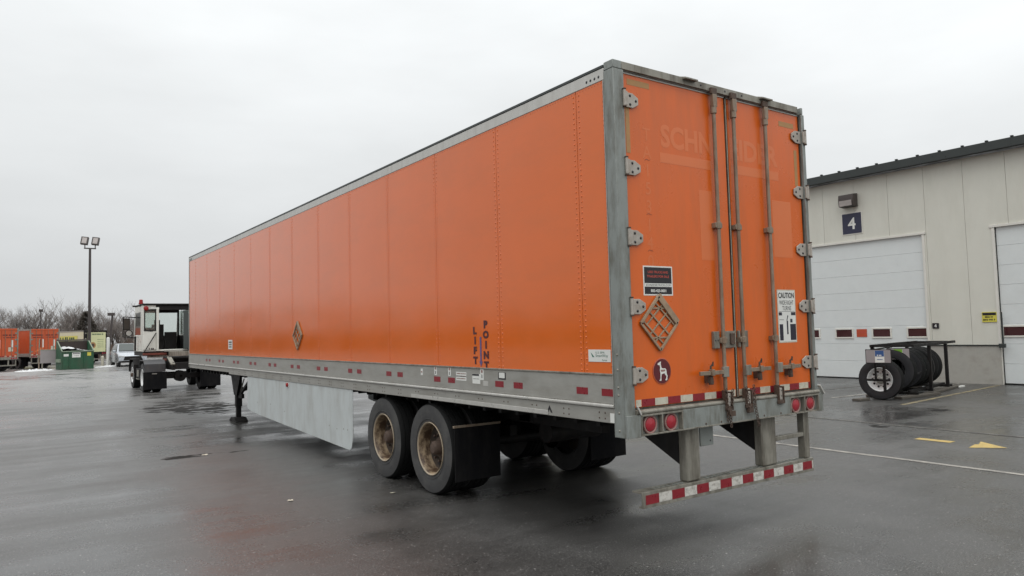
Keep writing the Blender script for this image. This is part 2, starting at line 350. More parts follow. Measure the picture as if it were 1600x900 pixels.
for i in range(len(sv) - 1):
    for j in range(nt_ - 1): ff.append((i * nt_ + j, i * nt_ + j + 1, (i + 1) * nt_ + j + 1, (i + 1) * nt_ + j))
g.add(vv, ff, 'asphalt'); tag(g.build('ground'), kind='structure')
# dead-grass verge under the trees
g = MB(); vv = []; ff = []; rnd = random.Random(3)
for i, s_ in enumerate((52, 60, 80, 110, 160)):
    for j in range(41):
        t_ = -140 + j * 7
        p = EP + EE * t_ + EN * (s_ + rnd.uniform(-1.5, 1.5)); vv.append((p.x, p.y, -.441 + (0 if i == 0 else rnd.uniform(.02, .18) + i * .35)))
for i in range(4):
    for j in range(40): ff.append((i * 41 + j, i * 41 + j + 1, (i + 1) * 41 + j + 1, (i + 1) * 41 + j))
g.add(vv, ff, 'grass'); tag(g.build('grass_verge'), kind='structure')
# painted markings, 4 mm above the asphalt
def line(name, pts, mt):
    b = MB(); n = len(pts); b.add([(x, y, .004) for x, y in pts], [tuple(range(n))], mt); return tag(b.build(name), kind='structure')
line('parking_line', [(5.71, 12), (5.71, -14), (5.81, -14), (5.81, 12)], 'paint_white')
line('parking_line', [(8.95, 9), (8.55, -10), (8.65, -10), (9.05, 9)], 'paint_faint')
line('bay_line', [(12.5, 5.86), (18.4, 5.50), (18.4, 5.60), (12.5, 5.98)], 'paint_white')
line('bay_line', [(11.9, 7.4), (18.3, 6.9), (18.3, 7.0), (11.9, 7.5)], 'paint_faint')
line('bay_line', [(12.1, 3.93), (18.35, 4.47), (18.35, 4.57), (12.1, 4.05)], 'paint_tan')
line('painted_arrow', [(7.27, .63), (7.6, .26), (7.95, .75), (7.66, .66), (7.64, .70)], 'paint_yellow')
line('arrow_shaft', [(7.54, 1.0), (7.72, 1.0), (7.72, 1.52), (7.54, 1.52)], 'paint_yellow')

# ------------------------------------------------------------------ building
X0 = 18.6
bld = thing('garage_building', 'long cream metal-panelled service garage with dark green eave and white overhead doors', 'building', (X0, 8.4, 0))
BY = 8.4
def by(y): return y - BY
doors = [(0.55, 4.50, 4.36), (6.45, 10.40, 4.40), (12.35, 16.30, 4.40)]
b = MB()
# panels every 1.067 m, 4 mm gaps over a dark backing, cut round the doors
b.box(.10, .14, by(-14), by(26), 1.0, 6.45, 'wall_gap')
ys = [4.14 + 1.09 * k for k in range(-17, 21)]
def panel(y0, y1, z0, z1):
    if y1 - y0 > .02: b.box(0, .098, by(y0), by(y1), z0, z1, 'wall')
for a, c in zip(ys[:-1], ys[1:]):
    a += .004; c -= .004; segs = [(a, c)]
    for d0, d1, dz in doors:
        ns = []
        for s0, s1 in segs:
            if s1 <= d0 - .05 or s0 >= d1 + .05: ns.append((s0, s1)); continue
            if s0 < d0 - .05: ns.append((s0, d0 - .05))
            if s1 > d1 + .05: ns.append((d1 + .05, s1))
            panel(max(s0, d0 - .05), min(s1, d1 + .05), dz + .05, 6.45)
        segs = ns
    for s0, s1 in segs: panel(s0, s1, 1.09, 6.45)
b.build('wall_panels', bld)
b = MB()
b.prism([(-.32, 6.44), (-.32, 6.66), (12, 8.3), (12, 8.1)], 'y', by(-14), by(26), 'trim'); b.build('roof', bld, .004)
b = MB(); b.box(-.36, -.322, by(-14.02), by(26.02), 6.46, 6.71, 'trim')
for k in range(64): b.box(-.38, -.30, by(-13.6 + k * .62), by(-13.6 + k * .62 + .07), 6.7115, 6.75, 'trim')
b.build('eave_trim', bld, .006)
prev = -14
for d0, d1, dz in doors + [(26, 26, 0)]:
    b = MB(); b.box(-.06, .3, by(prev + .02), by(d0 - .02), -.02, 1.07, 'concrete'); b.build('concrete_plinth', bld, .01)
    b = MB(); b.box(-.09, -.0, by(prev), by(d0), 1.0705, 1.10, 'trim'); b.build('plinth_flashing', bld, .004)
    prev = d1
b = MB(); b.box(.15, 12, by(-13.9), by(25.9), -.02, 6.4, 'wall_gap'); b.box(.3, 11.9, by(-13.8), by(25.8), 6.4, 6.45, 'wall_gap'); b.build('inner_shell', bld)
for di, (d0, d1, dz) in enumerate(doors):
    b = MB()
    b.box(.02, .11, by(d0), by(d1), 0.01, .04, 'black')
    ns = 8; sh = dz / ns
    for k in range(ns):
        b.box(.05, .12, by(d0), by(d1), .03 + k * sh, .03 + (k + 1) * sh - .004, 'ohdoor')
    b.box(.121, .135, by(d0), by(d1), .03, dz, 'ohdoor')
    d = b.build('overhead_door', bld, .003)
    offs = [.32, 1.60, 2.90, 3.98 - .27] if di != 1 else None
    wy = [6.76, 7.85, 9.09, 10.16] if di == 1 else [d0 + .36, d0 + 1.42, d0 + 2.6, d0 + 3.62]
    for yy in wy:
        hw = .27 if yy < 10.1 else .17
        f = MB()
        for (a, c, z0, z1) in ((-hw - .045, hw + .045, 1.30, 1.345), (-hw - .045, hw + .045, 1.585, 1.63), (-hw - .045, -hw, 1.345, 1.585), (hw, hw + .045, 1.345, 1.585)):
            f.box(.022, .06, by(yy + a), by(yy + c), z0, z1, 'white_trim')
        fo = f.build('window_frame', d, .004)
        p = MB(); p.box(.036, .048, by(yy - hw), by(yy + hw), 1.345, 1.585, 'pane_red'); p.build('pane', d)
    if di == 1:
        p = MB(); p.rect((.043, by(8.5), 1.47), (0, -1, 0), (0, 0, 1), .34, .25, 'placard_orange', .006)
        p.scrawl((.043, by(8.5), 1.50), (0, -1, 0), (0, 0, 1), .24, .05, 'ink_red', .007, 3); p.build('placard', d)
    b = MB()
    b.box(-.02, .05, by(d0 - .07), by(d0 + .0), 0, dz + .0, 'white_trim'); b.box(-.02, .05, by(d1 + .0), by(d1 + .07), 0, dz, 'white_trim')
    b.box(-.035, .06, by(d0 - .12), by(d1 + .12), dz + .001, dz + .07, 'white_trim')
    b.box(.03, .06, by(d0 + .001), by(d0 + .02), 0, dz - .01, 'black'); b.box(.03, .06, by(d1 - .02), by(d1 - .001), 0, dz - .01, 'black')
    b.build('door_jamb', bld, .004)
b = MB(); b.box(-.16, -.07, by(4.36), by(4.52), 1.02, 1.13, 'trim'); b.tube([(-.10, by(4.42), 1.1), (-.10, by(4.42), 2.0)], .02, 'trim'); b.build('jamb_guard', bld, .01)

lamp = thing('wall_lamp', 'dark bronze wall-pack lamp above the large number sign on the cream wall', 'wall lamp', (X0, 8.61, 5.55))
b = MB(); b.prism([(-.02, .44), (-.30, .40), (-.33, .22), (-.30, .02), (-.02, 0)], 'y', -.25, .25, 'bronze'); b.build('housing', lamp, .015)
b = MB(); b.prism([(-.335, .205), (-.312, .03), (-.325, .03), (-.348, .205)], 'y', -.21, .21, 'lampglass'); b.build('lens', lamp, .004)
def wall_sign(name, label, y0, y1, z0, z1, base, txts, frame=None):
    b = MB(); cy, cz = (y0 + y1) / 2, (z0 + z1) / 2; o = (0, 0, 0)
    if frame: b.rect((-.004, 0, 0), (0, -1, 0), (0, 0, 1), y1 - y0 + .06, z1 - z0 + .06, frame, .012)
    b.rect((-.004, 0, 0), (0, -1, 0), (0, 0, 1), y1 - y0, z1 - z0, base, .02)
    for kind, dy, dz, ww, hh, mt in txts:
        if kind == '#': b.scrawl((-.004, -dy, dz), (0, -1, 0), (0, 0, 1), ww, hh, mt, .0205, 5)
        elif kind == '|': b.rect((-.004, -dy, dz), (0, -1, 0), (0, 0, 1), ww, hh, mt, .0225)
        else: b.text(kind, (-.004, -dy, dz), (0, -1, 0), (0, 0, 1), hh, mt, depth=.022, bold=.02)
    o = b.build(name); o.location = (X0, cy, cz); return tag(o, label, 'sign')
wall_sign('number_sign', 'large square navy wall sign with white number 4 below the wall lamp', 8.28, 8.92, 4.70, 5.36, 'navy', [('4', 0, 0, 0, .38, 'white')], 'white_trim')
wall_sign('number_sign', 'tiny square black number 4 plate beside the right jamb of the overhead door', 6.11, 6.29, 1.575, 1.735, 'ink', [('4', 0, 0, 0, .10, 'white')])
wall_sign('notice_sign', 'small yellow notice sign with black lines above the concrete plinth', 4.57, 4.94, 1.73, 2.01, 'yellow',
          [('|', 0, .085, .34, .075, 'ink'), ('#', 0, .086, .28, .04, 'yellow'), ('#', 0, .0, .22, .05, 'ink'), ('#', 0, -.075, .32, .05, 'ink')])

# ------------------------------------------------------------------ the big trailer
TR = thing('semi_trailer', 'long orange box semi trailer with grey frame parked in the middle of the yard', 'semi trailer')
W_, LN = 2.59, 16.15
seams = [.44 + 1.2445 * k for k in range(13)]
def side_wall(x, sg):
    # sg -1 for the left wall (outward -x)
    b = MB(); edges = [.085] + seams + [LN - .05]
    b.box(min(x, x - sg * .02), max(x, x - sg * .02), .06, LN - .05, 1.45, 3.88, 'ghost_dark')
    for i, (a, c) in enumerate(zip(edges[:-1], edges[1:])):
        e = .0045
        b.box(min(x + sg * .0005, x + sg * e), max(x + sg * .0005, x + sg * e), a + .003, c - .003, 1.46, 3.865, 'orange')
    for y in seams:
        for dy in (-.035, .035):
            for k in range(52):
                if y > 9.5 and k % 2: continue
                b.dome((x + sg * .0055, y + dy, 1.49 + k * .0457), (sg, 0, 0), .0085, 'orange', .6, 6)
        # seam lap
    for y in (.105, LN - .09):
        for k in range(60): b.dome((x + sg * .0055, y, 1.49 + k * .040), (sg, 0, 0), .006, 'orange', .55, 5)
    for k in range(420):
        yy = .12 + k * .0375
        if yy < 6: b.dome((x + sg * .0055, yy, 3.845), (sg, 0, 0), .005, 'orange', .55, 5)
    return b.build('side_wall', TR)
side_wall(0.0, -1); side_wall(W_, 1)
b = MB(); b.box(.0, W_, LN - .048, LN, 1.12, 3.93, 'orange'); b.build('front_wall', TR, .01)
b = MB(); b.box(.02, W_ - .02, .05, LN - .02, 3.965, 3.985, 'roofing'); b.build('roof', TR)
for sg, x in ((-1, 0.0), (1, W_)):
    b = MB()
    def bx(d0, d1, y0, y1, z0, z1, mt): b.box(min(x + sg * d0, x + sg * d1), max(x + sg * d0, x + sg * d1), y0, y1, z0, z1, mt)
    bx(-.03, .010, .08, LN - .03, 3.862, 3.962, 'alu_bright'); bx(-.05, .014, .08, LN - .03, 3.9625, 3.988, 'trim')
    for k in range(4): b.dome((x + sg * .010, .14 + k * .05, 3.90), (sg, 0, 0), .014, 'ink', .2, 8)
    b.build('top_rail', TR, .004)
    b = MB()
    bx(-.03, .008, .085, LN - .04, 1.225, 1.452, 'alu')
    bx(-.03, .016, .085, LN - .04, 1.4525, 1.468, 'galv')
    b.prism([(x + sg * .0, 1.224), (x + sg * .022, 1.220), (x + sg * .026, 1.208), (x + sg * .022, 1.196), (x, 1.192)], 'y', .085, LN - .04, 'alu_bright')
    bx(-.03, .006, .085, 12.1, 1.072, 1.191, 'alu'); bx(-.03, .001, 12.102, LN - .04, 1.105, 1.191, 'alu')
    for k in range(26):
        for dz in (0, .045):
            for dy in (0, .07): b.dome((x + sg * .0065, .2 + k * .46 + dy, 1.105 + dz), (sg, 0, 0), .0085, 'rusty', .6, 6)
    bx(.0065, .012, .95, 3.6, 1.076, 1.118, 'alu_bright')
    for k in range(120): b.dome((x + sg * .0085, .12 + k * .133, 1.435), (sg, 0, 0), .005, 'alu', .5, 5)
    b.build('bottom_rail', TR, .003)
b = MB(); b.box(-.013, -.001, .0835, .092, 1.2, 3.86, 'alu'); b.build('edge_trim', TR)
# front corner fittings
for x in (0.0, W_):
    sg = -1 if x == 0 else 1
    b = MB(); b.box(min(x, x + sg * .012), max(x, x + sg * .012), LN - .05, LN + .01, 1.12, 3.99, 'alu')
    b.box(min(x, x + sg * .014), max(x, x + sg * .014), LN - .4, LN - .06, 3.87, 3.93, 'steel')
    b.build('front_corner_post', TR, .006)
# rear frame
for sg, x0, x1 in ((-1, -.012, .105), (1, W_ - .035, W_ + .012)):
    b = MB(); b.box(x0, x1, -.035, .083, .965, 3.93, 'steel')
    b.box(x0 - .001, x1 - .02, -.036, .075, 3.931, 4.0, 'steel')
    xo = x0 if sg < 0 else x1
    for z in (1.02, 1.16, 1.30, 1.36, 1.50, 1.62): b.dome((xo, .03, z), (sg, 0, 0), .012, 'galv', .6, 8)
    b.build('rear_corner_post', TR, .008)
b = MB(); b.box(.086, W_ - .092, -.034, .09, 3.935, 3.998, 'galv'); b.box(.106, W_ - .036, -.02, .05, 3.929, 3.934, 'steel')
for x in (.9, 1.97): b.prism([(-.005, 3.985), (-.075, 3.975), (-.075, 3.99), (-.005, 4.012)], 'x', x - .09, x + .07, 'galv')
for x in (1.05, 1.38, 1.62): b.dome((x, -.034, 3.967), (0, -1, 0), .012, 'ink', .4, 8)
b.build('rear_header', TR, .006)
# doors
NR, UPV = (1, 0, 0), (0, 0, 1)
def door(x0, x1, rods, hx, hs, pieces):
    b = MB(); b.box(x0, x1, 0.0, .045, 1.19, 3.915, 'door_orange')
    d = b.build('rear_door', TR, .006)
    g_ = MB()
    for (a, c, z0, z1) in ((x0 - .012, x0 - .0005, 1.185, 3.92), (x1 + .0005, x1 + .012, 1.185, 3.92)): g_.box(a, c, -.006, .04, z0, z1, 'gasket')
    g_.box(x0, x1, -.004, .04, 1.176, 1.1895, 'gasket'); g_.box(x0, x1, -.004, .04, 3.9155, 3.928, 'alu_bright')
    g_.build('gasket', d)
    for x, hd in rods:
        r_ = MB(); r_.tube([(x, -.04, 1.13), (x, -.04, 3.96)], .0175, 'rod', 12)
        for z in (1.70, 2.72): r_.box(x - .045, x + .045, -.048, -.0005, z - .022, z + .022, 'rod'); r_.lathe([(-.03, .018), (-.03, .026), (.03, .026), (.03, .018)], (x, -.04, z), UPV, 'rod', 12)
        ro = r_.build('lock_rod', d, .003)
        k_ = MB(); k_.box(x - .028, x + .028, -.065, -.03, 3.79, 3.904, 'rod'); k_.box(x - .04, x + .04, -.058, -.0355, 3.9045, 3.965, 'rusty'); k_.lathe([(-.04, .018), (-.04, .028), (.04, .028), (.04, .018)], (x, -.04, 3.77), UPV, 'rod', 12)
        k_.build('cam_keeper', ro, .004)
        k_ = MB(); k_.box(x - .026, x + .026, -.074, -.04, 1.125, 1.235, 'hinge'); k_.box(x - .05, x + .05, -.084, -.0655, 1.09, 1.124, 'rusty'); k_.box(x - .040, x - .032, -.088, -.03, 1.1, 1.265, 'rusty'); k_.box(x + .032, x + .040, -.088, -.03, 1.1, 1.25, 'rusty')
        for z in (1.16, 1.21): k_.dome((x + .010, -.074, z), (0, -1, 0), .008, 'ink', .5, 6)
        k_.build('cam_keeper', ro, .004)
        h_ = MB(); z = 1.425
        h_.box(x - .02 if hd > 0 else x - .055, x + .055 if hd > 0 else x + .02, -.075, -.05, z - .045, z + .045, 'galv')
        h_.bar((x + hd * .05, -.066, z), (x + hd * .35, -.060, z + .0), .022, .034, 'rod')
        xm = x + hd * .20
        h_.box(xm - .028, xm + .028, -.048, -.0005, z - .085, z - .02, 'rusty'); h_.box(xm - .02, xm + .02, -.085, -.046, z - .025, z + .03, 'rod'); h_.tube([(xm, -.05, z), (xm, -.055, z + .06), (xm + .03, -.055, z + .09), (xm + .025, -.055, z + .055)], .010, 'rusty', 6)
        h_.tube([(xm, -.05, z - .03), (xm + .004, -.05, z - .10)], .022, 'rusty', 8)
        h_.build('door_handle', ro, .004)
    for z in (3.695, 3.135, 2.56, 2.0, 1.45):
        h_ = MB(); poly = [(.0, -.062), (.09, -.062), (.155, -.028), (.155, .028), (.09, .062), (.0, .062)]
        poly = [(hs * a, c) for a, c in poly]
        h_.plate(poly if hs > 0 else poly[::-1], (hx, -.006, z), NR, UPV, 'hinge', .012)
        h_.box(hx - .03 if hs > 0 else hx - .005, hx + .005 if hs > 0 else hx + .03, -.050, -.036, z - .058, z + .058, 'hinge')
        h_.tube([(hx - hs * .030, -.046, z - .066), (hx - hs * .030, -.046, z + .066)], .014, 'hinge', 10)
        h_.tube([(hx - hs * .030, -.046, z + .0665), (hx - hs * .030, -.046, z + .078)], .017, 'rusty', 8); h_.tube([(hx - hs * .030, -.046, z - .078), (hx - hs * .030, -.046, z - .0665)], .017, 'rusty', 8)
        for (a, c) in ((.06, .036), (.06, -.036), (.125, 0)): h_.dome((hx + hs * a, -.018, z + c), (0, -1, 0), .013, 'ink', .6, 8)
        h_.build('hinge', d, .003)
    return d
LD = door(.125, 1.395, [(1.20, -1)], .125, 1, None)
RD = door(1.425, 2.54, [(1.475, 1), (1.945, 1)], 2.555, -1, None)
def dz(o): return o
# worn reflective tape along the door bottoms
for d, xs, xe in ((LD, .21, 1.385), (RD, 1.435, 2.53)):
    b = MB(); x = xs; i = 0
    b.rect(((.145 + .205) / 2, 0, 1.225), NR, UPV, .06, .055, 'offwhite', .0015) if d is LD else None
    while x < xe - .02:
        x2 = min(x + .152, xe); b.rect(((x + x2) / 2, 0, 1.225), NR, UPV, x2 - x - .002, .058, ('red', 'offwhite')[(i + (0 if d is LD else 1)) % 2], .0015); x = x2; i += 1
    b.build('reflective_tape', d)
# ghost of old lettering (paint that stayed fresh under removed decals)
b = MB(); txt = 'SCHNEIDER'
b.text('SCHN', (.875, 0, 3.455), NR, UPV, .20, 'ghost', bold=.035, depth=.0012, width=.66)
b.rect((.86, 0, 3.265), NR, UPV, .66, .085, 'ghost', .0010)
b.rect((1.09, 0, 2.72), NR, UPV, .17, .62, 'ghost', .0010)
for i, ch in enumerate('TAI53140'):
    b.text(ch, (.375, 0, 3.44 - i * .152), NR, UPV, .105, 'ghost', bold=.0, depth=.0012)
for i in (1, 4, 6): b.plate([(-.03, -.004), (-.01, .008), (.03, .0), (.03, .006), (-.01, .014), (-.03, .002)], (.375, 0, 3.37 - i * .152), NR, UPV, 'ghost_dark', .0012)
b.build('lettering_ghost', LD)
b = MB(); b.text('EIDER', (1.815, 0, 3.455), NR, UPV, .20, 'ghost', bold=.035, depth=.0012, width=.73)
b.rect((1.815, 0, 3.265), NR, UPV, .72, .085, 'ghost', .0010)
b.rect((2.20, 0, 2.75), NR, UPV, .30, .55, 'ghost', .0010); b.build('lettering_ghost', RD)
b = MB(); b.rect((.30, 0, 3.855), NR, UPV, .26, .05, 'tan', .0015); b.build('tape_remnant', LD)
b = MB(); b.rect((.165, 0, 3.47), NR, UPV, .045, .42, 'tan', .0015); b.build('tape_remnant', LD)
b = MB(); b.rect((2.34, 0, 3.80), NR, UPV, .24, .05, 'tan', .0015); b.build('tape_remnant', RD)
b = MB(); b.rect((2.47, 0, 3.38), NR, UPV, .045, .36, 'tan', .0015); b.build('tape_remnant', RD)
# lower door: sticker, placard holder, emblem
b = MB(); cx, cz = .45, 2.215
b.rect((cx, 0, cz), NR, UPV, .345, .245, 'white', .0015); b.rect((cx, 0, cz), NR, UPV, .320, .222, 'ink', .0022)
b.text('USED TRUCKS AND', (cx, 0, cz + .072), NR, UPV, .020, 'ink_red', depth=.003, bold=.02, width=.24); b.text('TRAILERS FOR SALE', (cx, 0, cz + .036), NR, UPV, .020, 'ink_red', depth=.003, bold=.02, width=.26)
b.rect((cx, 0, cz - .036), NR, UPV, .318, .029, 'white', .0026); b.text('SCHNEIDERTRUCKS.COM', (cx, 0, cz - .036), NR, UPV, .018, 'ink', depth=.0032, width=.29)
b.text('800-423-0001', (cx, 0, cz - .083), NR, UPV, .024, 'white', depth=.003, bold=.03, width=.18)
b.build('sale_sticker', LD)
def diamond(parent, c, right, s):
    b = MB(); c = Vector(c); r_ = Vector(right); u_ = Vector(UPV); n_ = r_.cross(u_)
    def P(a, q, dd=.014): return c + r_ * a + u_ * q + n_ * dd
    w2, h2 = .215 * s, .225 * s
    T_, Rr, B_, L_ = (0, h2), (w2, 0), (0, -h2), (-w2, 0)
    for a, q, wd in ((T_, Rr, .055), (Rr, B_, .020), (B_, L_, .020), (L_, T_, .026)): b.bar(P(*a), P(*q), wd * s, .018, 'placard', n_)
    for k in (-.55, 0, .55):
        b.bar(P(-w2 * (1 - abs(k)) * .98, k * h2 * .98, .008), P(w2 * (1 - abs(k)) * .98, k * h2 * .98, .008), .014 * s, .008, 'placard', n_) if k else None
    for k in (-.33, .33, 0):
        b.bar(P(-w2 * .5 + k * w2, h2 * .5 + k * h2 - .02, .008), P(w2 * .5 + k * w2, -h2 * .5 + k * h2 + .02, .008), .014 * s, .008, 'placard', n_)
        b.bar(P(w2 * .5 + k * w2 * .6, h2 * .5 - k * h2 - .02, .006), P(-w2 * .5 + k * w2 * .6, -h2 * .5 - k * h2 + .02, .006), .014 * s, .008, 'placard', n_)
    for a, q in (T_, Rr, B_, L_): b.dome(P(a * .95, q * .95, .024), n_, .008, 'ink', .5, 6)
    return b.build('placard_holder', parent, .002)
diamond(LD, (.435, 0, 1.865), NR, 1.0)
b = MB(); cx, cz = .452, 1.468
b.lathe([(0, .0005), (0, .108), (.004, .108), (.006, .100)], (cx, 0, cz), (0, -1, 0), 'maroon_rim', 40); b.lathe([(.0045, .1), (.0062, .1), (.0062, .0005)], (cx, 0, cz), (0, -1, 0), 'maroon', 40)
dog = [(-.052, .062), (-.050, .052), (-.030, .050), (-.024, .034), (-.028, .012), (-.026, -.006), (-.022, -.020), (-.024, -.050), (-.026, -.066), (-.036, -.072), (-.034, -.078), (-.014, -.078), (-.014, -.050), (-.010, -.026), (.004, -.022), (.024, -.018),
       (.032, -.030), (.046, -.042), (.044, -.060), (.034, -.072), (.036, -.078), (.052, -.078), (.058, -.056), (.060, -.040), (.052, -.026), (.050, -.006), (.046, .012), (.034, .022), (.010, .022), (-.006, .026), (-.012, .040), (-.016, .062), (-.012, .078), (-.022, .080), (-.030, .072), (-.044, .070)]
b.plate(dog[::-1], (cx, 0, cz), NR, UPV, 'white', .001, .0068)
b.plate([(-.02, .012), (.030, .012), (.036, 0), (.0, -.006), (-.016, -.002)][::-1], (cx, 0, cz), NR, UPV, 'pink_rim', .0006, .0078)
b.build('dog_emblem', LD)
# lock plate over the seam and seam strip
b = MB(); b.box(1.09, 1.165, -.03, -.0005, 1.63, 1.78, 'galv'); b.box(1.225, 1.375, -.03, -.0005, 1.63, 1.78, 'galv'); b.box(1.30, 1.36, -.045, -.0305, 1.66, 1.76, 'rusty')
for x in (1.11, 1.14): b.dome((x, -.03, 1.70), (0, -1, 0), .010, 'ink', .5, 6)
b.build('lock_plate', LD, .004)
b = MB(); b.box(1.435, 1.455, -.03, -.0005, 1.63, 1.78, 'galv'); b.box(1.498, 1.56, -.03, -.0005, 1.63, 1.78, 'galv'); b.dome((1.53, -.03, 1.7), (0, -1, 0), .010, 'ink', .5, 6); b.build('lock_plate', RD, .004)
b = MB(); b.box(1.4075, 1.4125, -.007, .03, 1.19, 3.91, 'offwhite'); b.build('seam_strip', TR)
# caution decal
b = MB(); cx, cz = 2.205, 1.905; hw, hh = .145, .255
b.rect((cx, 0, cz), NR, UPV, hw * 2, hh * 2, 'offwhite', .0015); b.rect((cx, 0, cz), NR, UPV, hw * 2 - .022, hh * 2 - .022, 'white', .0022)
b.text('CAUTION', (cx, 0, cz + .200), NR, UPV, .055, 'ink', bold=.03, depth=.003, width=.25); b.text('WIDE RIGHT', (cx, 0, cz + .130), NR, UPV, .042, 'ink', depth=.003, width=.225); b.text('TURNS', (cx, 0, cz + .076), NR, UPV, .042, 'ink', depth=.003, width=.14)
for (a, q, ww, h2) in ((-.105, .022, .05, .03), (.10, .022, .07, .03), (-.098, -.155, .055, .155), (.088, -.155, .09, .155), (.0, -.11, .022, .13), (.065, -.045, .035, .035)):
    b.rect((cx + a, 0, cz + q), NR, UPV, ww, h2, 'ink_blue', .003)
b.rect((cx - .09, 0, cz - .035), NR, UPV, .07, .004, 'ink', .003); b.rect((cx, 0, cz + .045), NR, UPV, .25, .003, 'ink', .003)
b.plate([(-.005, .0), (.018, .05), (.008, .06), (-.011, .01)][::-1], (cx, 0, cz - .05), NR, UPV, 'ink_blue', .003)
b.build('caution_decal', RD)
# grab handles on the right side
for z0, z1 in ((2.16, 2.40), (1.80, 2.03)):
    b = MB(); b.tube([(W_ + .01, .03, z0), (W_ + .05, .03, z0 + .005), (W_ + .058, .03, z0 + .03), (W_ + .058, .03, z1 - .03), (W_ + .05, .03, z1 - .005), (W_ + .01, .03, z1)], .010, 'galv', 8); b.build('grab_handle', TR)
# rear sill and lights
b = MB(); b.box(.62, 2.10, -.062, .09, .972, 1.142, 'steel'); b.box(-.010, .135, -.060, .09, .966, 1.14, 'steel'); b.box(2.572, 2.645, -.060, .09, .966, 1.14, 'steel')
b.box(.136, .619, -.022, .09, .972, 1.14, 'steel'); b.box(2.101, 2.571, -.022, .09, .972, 1.14, 'steel')
for (x0, x1) in ((.1365, .6185), (2.1015, 2.5715)):
    b.box(x0, x1, -.064, -.0225, 1.125, 1.1395, 'galv'); b.box(x0, x1, -.064, -.0225, .9722, .984, 'galv'); b.box((x0 + x1) / 2 - .006, (x0 + x1) / 2 + .006, -.064, -.0225, .9845, 1.1245, 'galv')
    b.box(x0, x0 + .012, -.066, -.0225, .9845, 1.1245, 'galv'); b.box(x1 - .012, x1, -.066, -.0225, .9845, 1.1245, 'galv')
b.tube([(.10, -.045, 1.158), (2.60, -.045, 1.158)], .019, 'galv', 10)
b.box(-.005, 2.60, -.03, .09, 1.1425, 1.175, 'galv')
b.bar((.095, -.06, 1.215), (.125, -.075, 1.145), .03, .012, 'alu_bright'); b.bar((2.60, -.05, 1.22), (2.655, -.06, 1.13), .04, .012, 'alu_bright')
b.box(.62, 2.10, -.066, -.0625, .973, .985, 'galv')
for x in (.9, 1.1, 1.7, 1.95): b.dome((x, -.062, 1.0), (0, -1, 0), .011, 'rusty', .5, 7)
b.build('rear_sill', TR, .005)
for x in (.257, .498, 2.218, 2.453):
    b = MB(); b.lathe([(0, .075), (.022, .075), (.026, .068), (.022, .060), (.01, .058)], (x, -.022, 1.054), (0, -1, 0), 'pink_rim', 28)
    t = b.build('tail_light', TR)
    b = MB(); b.lathe([(.01, .058), (.022, .054), (.030, .035), (.033, .0005)], (x, -.022, 1.054), (0, -1, 0), 'lamp_red', 28); b.build('lens', t)
# rear chains
def chain(x, y, z, n, dx=0.0, dyv=0.0):
    for i in range(n):
        t = MB.torus
        ch.torus((x + dx * i, y + dyv * i, z - i * .026), (1, 0, 0) if i % 2 else (0, 1, .1), .013, .0042, 'rusty', 8, 5)
ch = MB(); chain(1.155, -.085, 1.27, 11, .001); chain(1.24, -.085, 1.26, 6, -.004); chain(1.19, -.09, 1.06, 5, .002); ch.box(1.195, 1.25, -.1, -.075, 1.04, 1.085, 'rusty'); ch.box(1.17, 1.20, -.1, -.072, 1.055, 1.10, 'rusty')
ch.build('lock_chain', LD)
ch = MB(); chain(1.535, -.085, 1.28, 7, .001); chain(1.545, -.085, 1.11, 8, .006); ch.build('lock_chain', RD); ch = MB(); chain(1.43, -.085, 1.27, 8, .004); ch.box(1.44, 1.50, -.1, -.07, 1.05, 1.09, 'rusty'); ch.build('lock_chain', RD)
# underride guard
UG = MB(); UG.prism([(.0, .515), (.12, .515), (.12, .50), (.016, .50), (.016, .40), (.05, .40), (.05, .388), (.0, .388)], 'x', .185, 2.525, 'galv')
for k in range(40):
    if not (.72 < .35 + k * .054 < .96): UG.box(.35 + k * .054, .35 + k * .054 + .022, .03, .085, .516, .520, 'steel')
ug = UG.build('underride_guard', TR, .004)
b = MB(); x = .215; i = 0
while x < 2.50:
    x2 = min(x + .152, 2.515); b.rect(((x + x2) / 2, 0, .452), NR, UPV, x2 - x - .002, .075, ('red', 'tape_white')[i % 2], .0015); x = x2; i += 1
b.build('reflective_tape', ug)
for x0, x1 in ((.735, .905), (1.76, 1.975)):
    b = MB(); b.box(x0, x1, .02, .11, .52, .975, 'galv'); b.build('guard_post', ug, .012)
    b = MB(); b.prism([(.112, .97), (.75, .97), (.112, .66)], 'x', x0 + .005, x0 + .02, 'black'); b.prism([(.112, .97), (.75, .97), (.112, .66)], 'x', x1 - .02, x1 - .005, 'black'); b.build('guard_brace', ug)
b = MB(); b.box(2.415, 2.50, .015, .09, .52, .97, 'galv'); b.bar((1.975, .05, .75), (2.415, .05, .75), .06, .04, 'galv'); b.build('step_ladder', ug, .006)
b = MB(); b.box(.95, 1.12, .05, .065, .79, .965, 'steel'); b.dome((1.08, .05, .83), (0, -1, 0), .01, 'ink', .5, 6); b.build('licence_bracket', TR, .01)
# mud flaps
for x0 in (.03, W_ - .62):
    b = MB(); b.box(x0, x0 + .59, 2.67, 2.682, .21, .79, 'flap'); b.box(x0 - .01, x0 + .6, 2.665, 2.69, .791, .815, 'rod')
    b.build('mud_flap', TR)
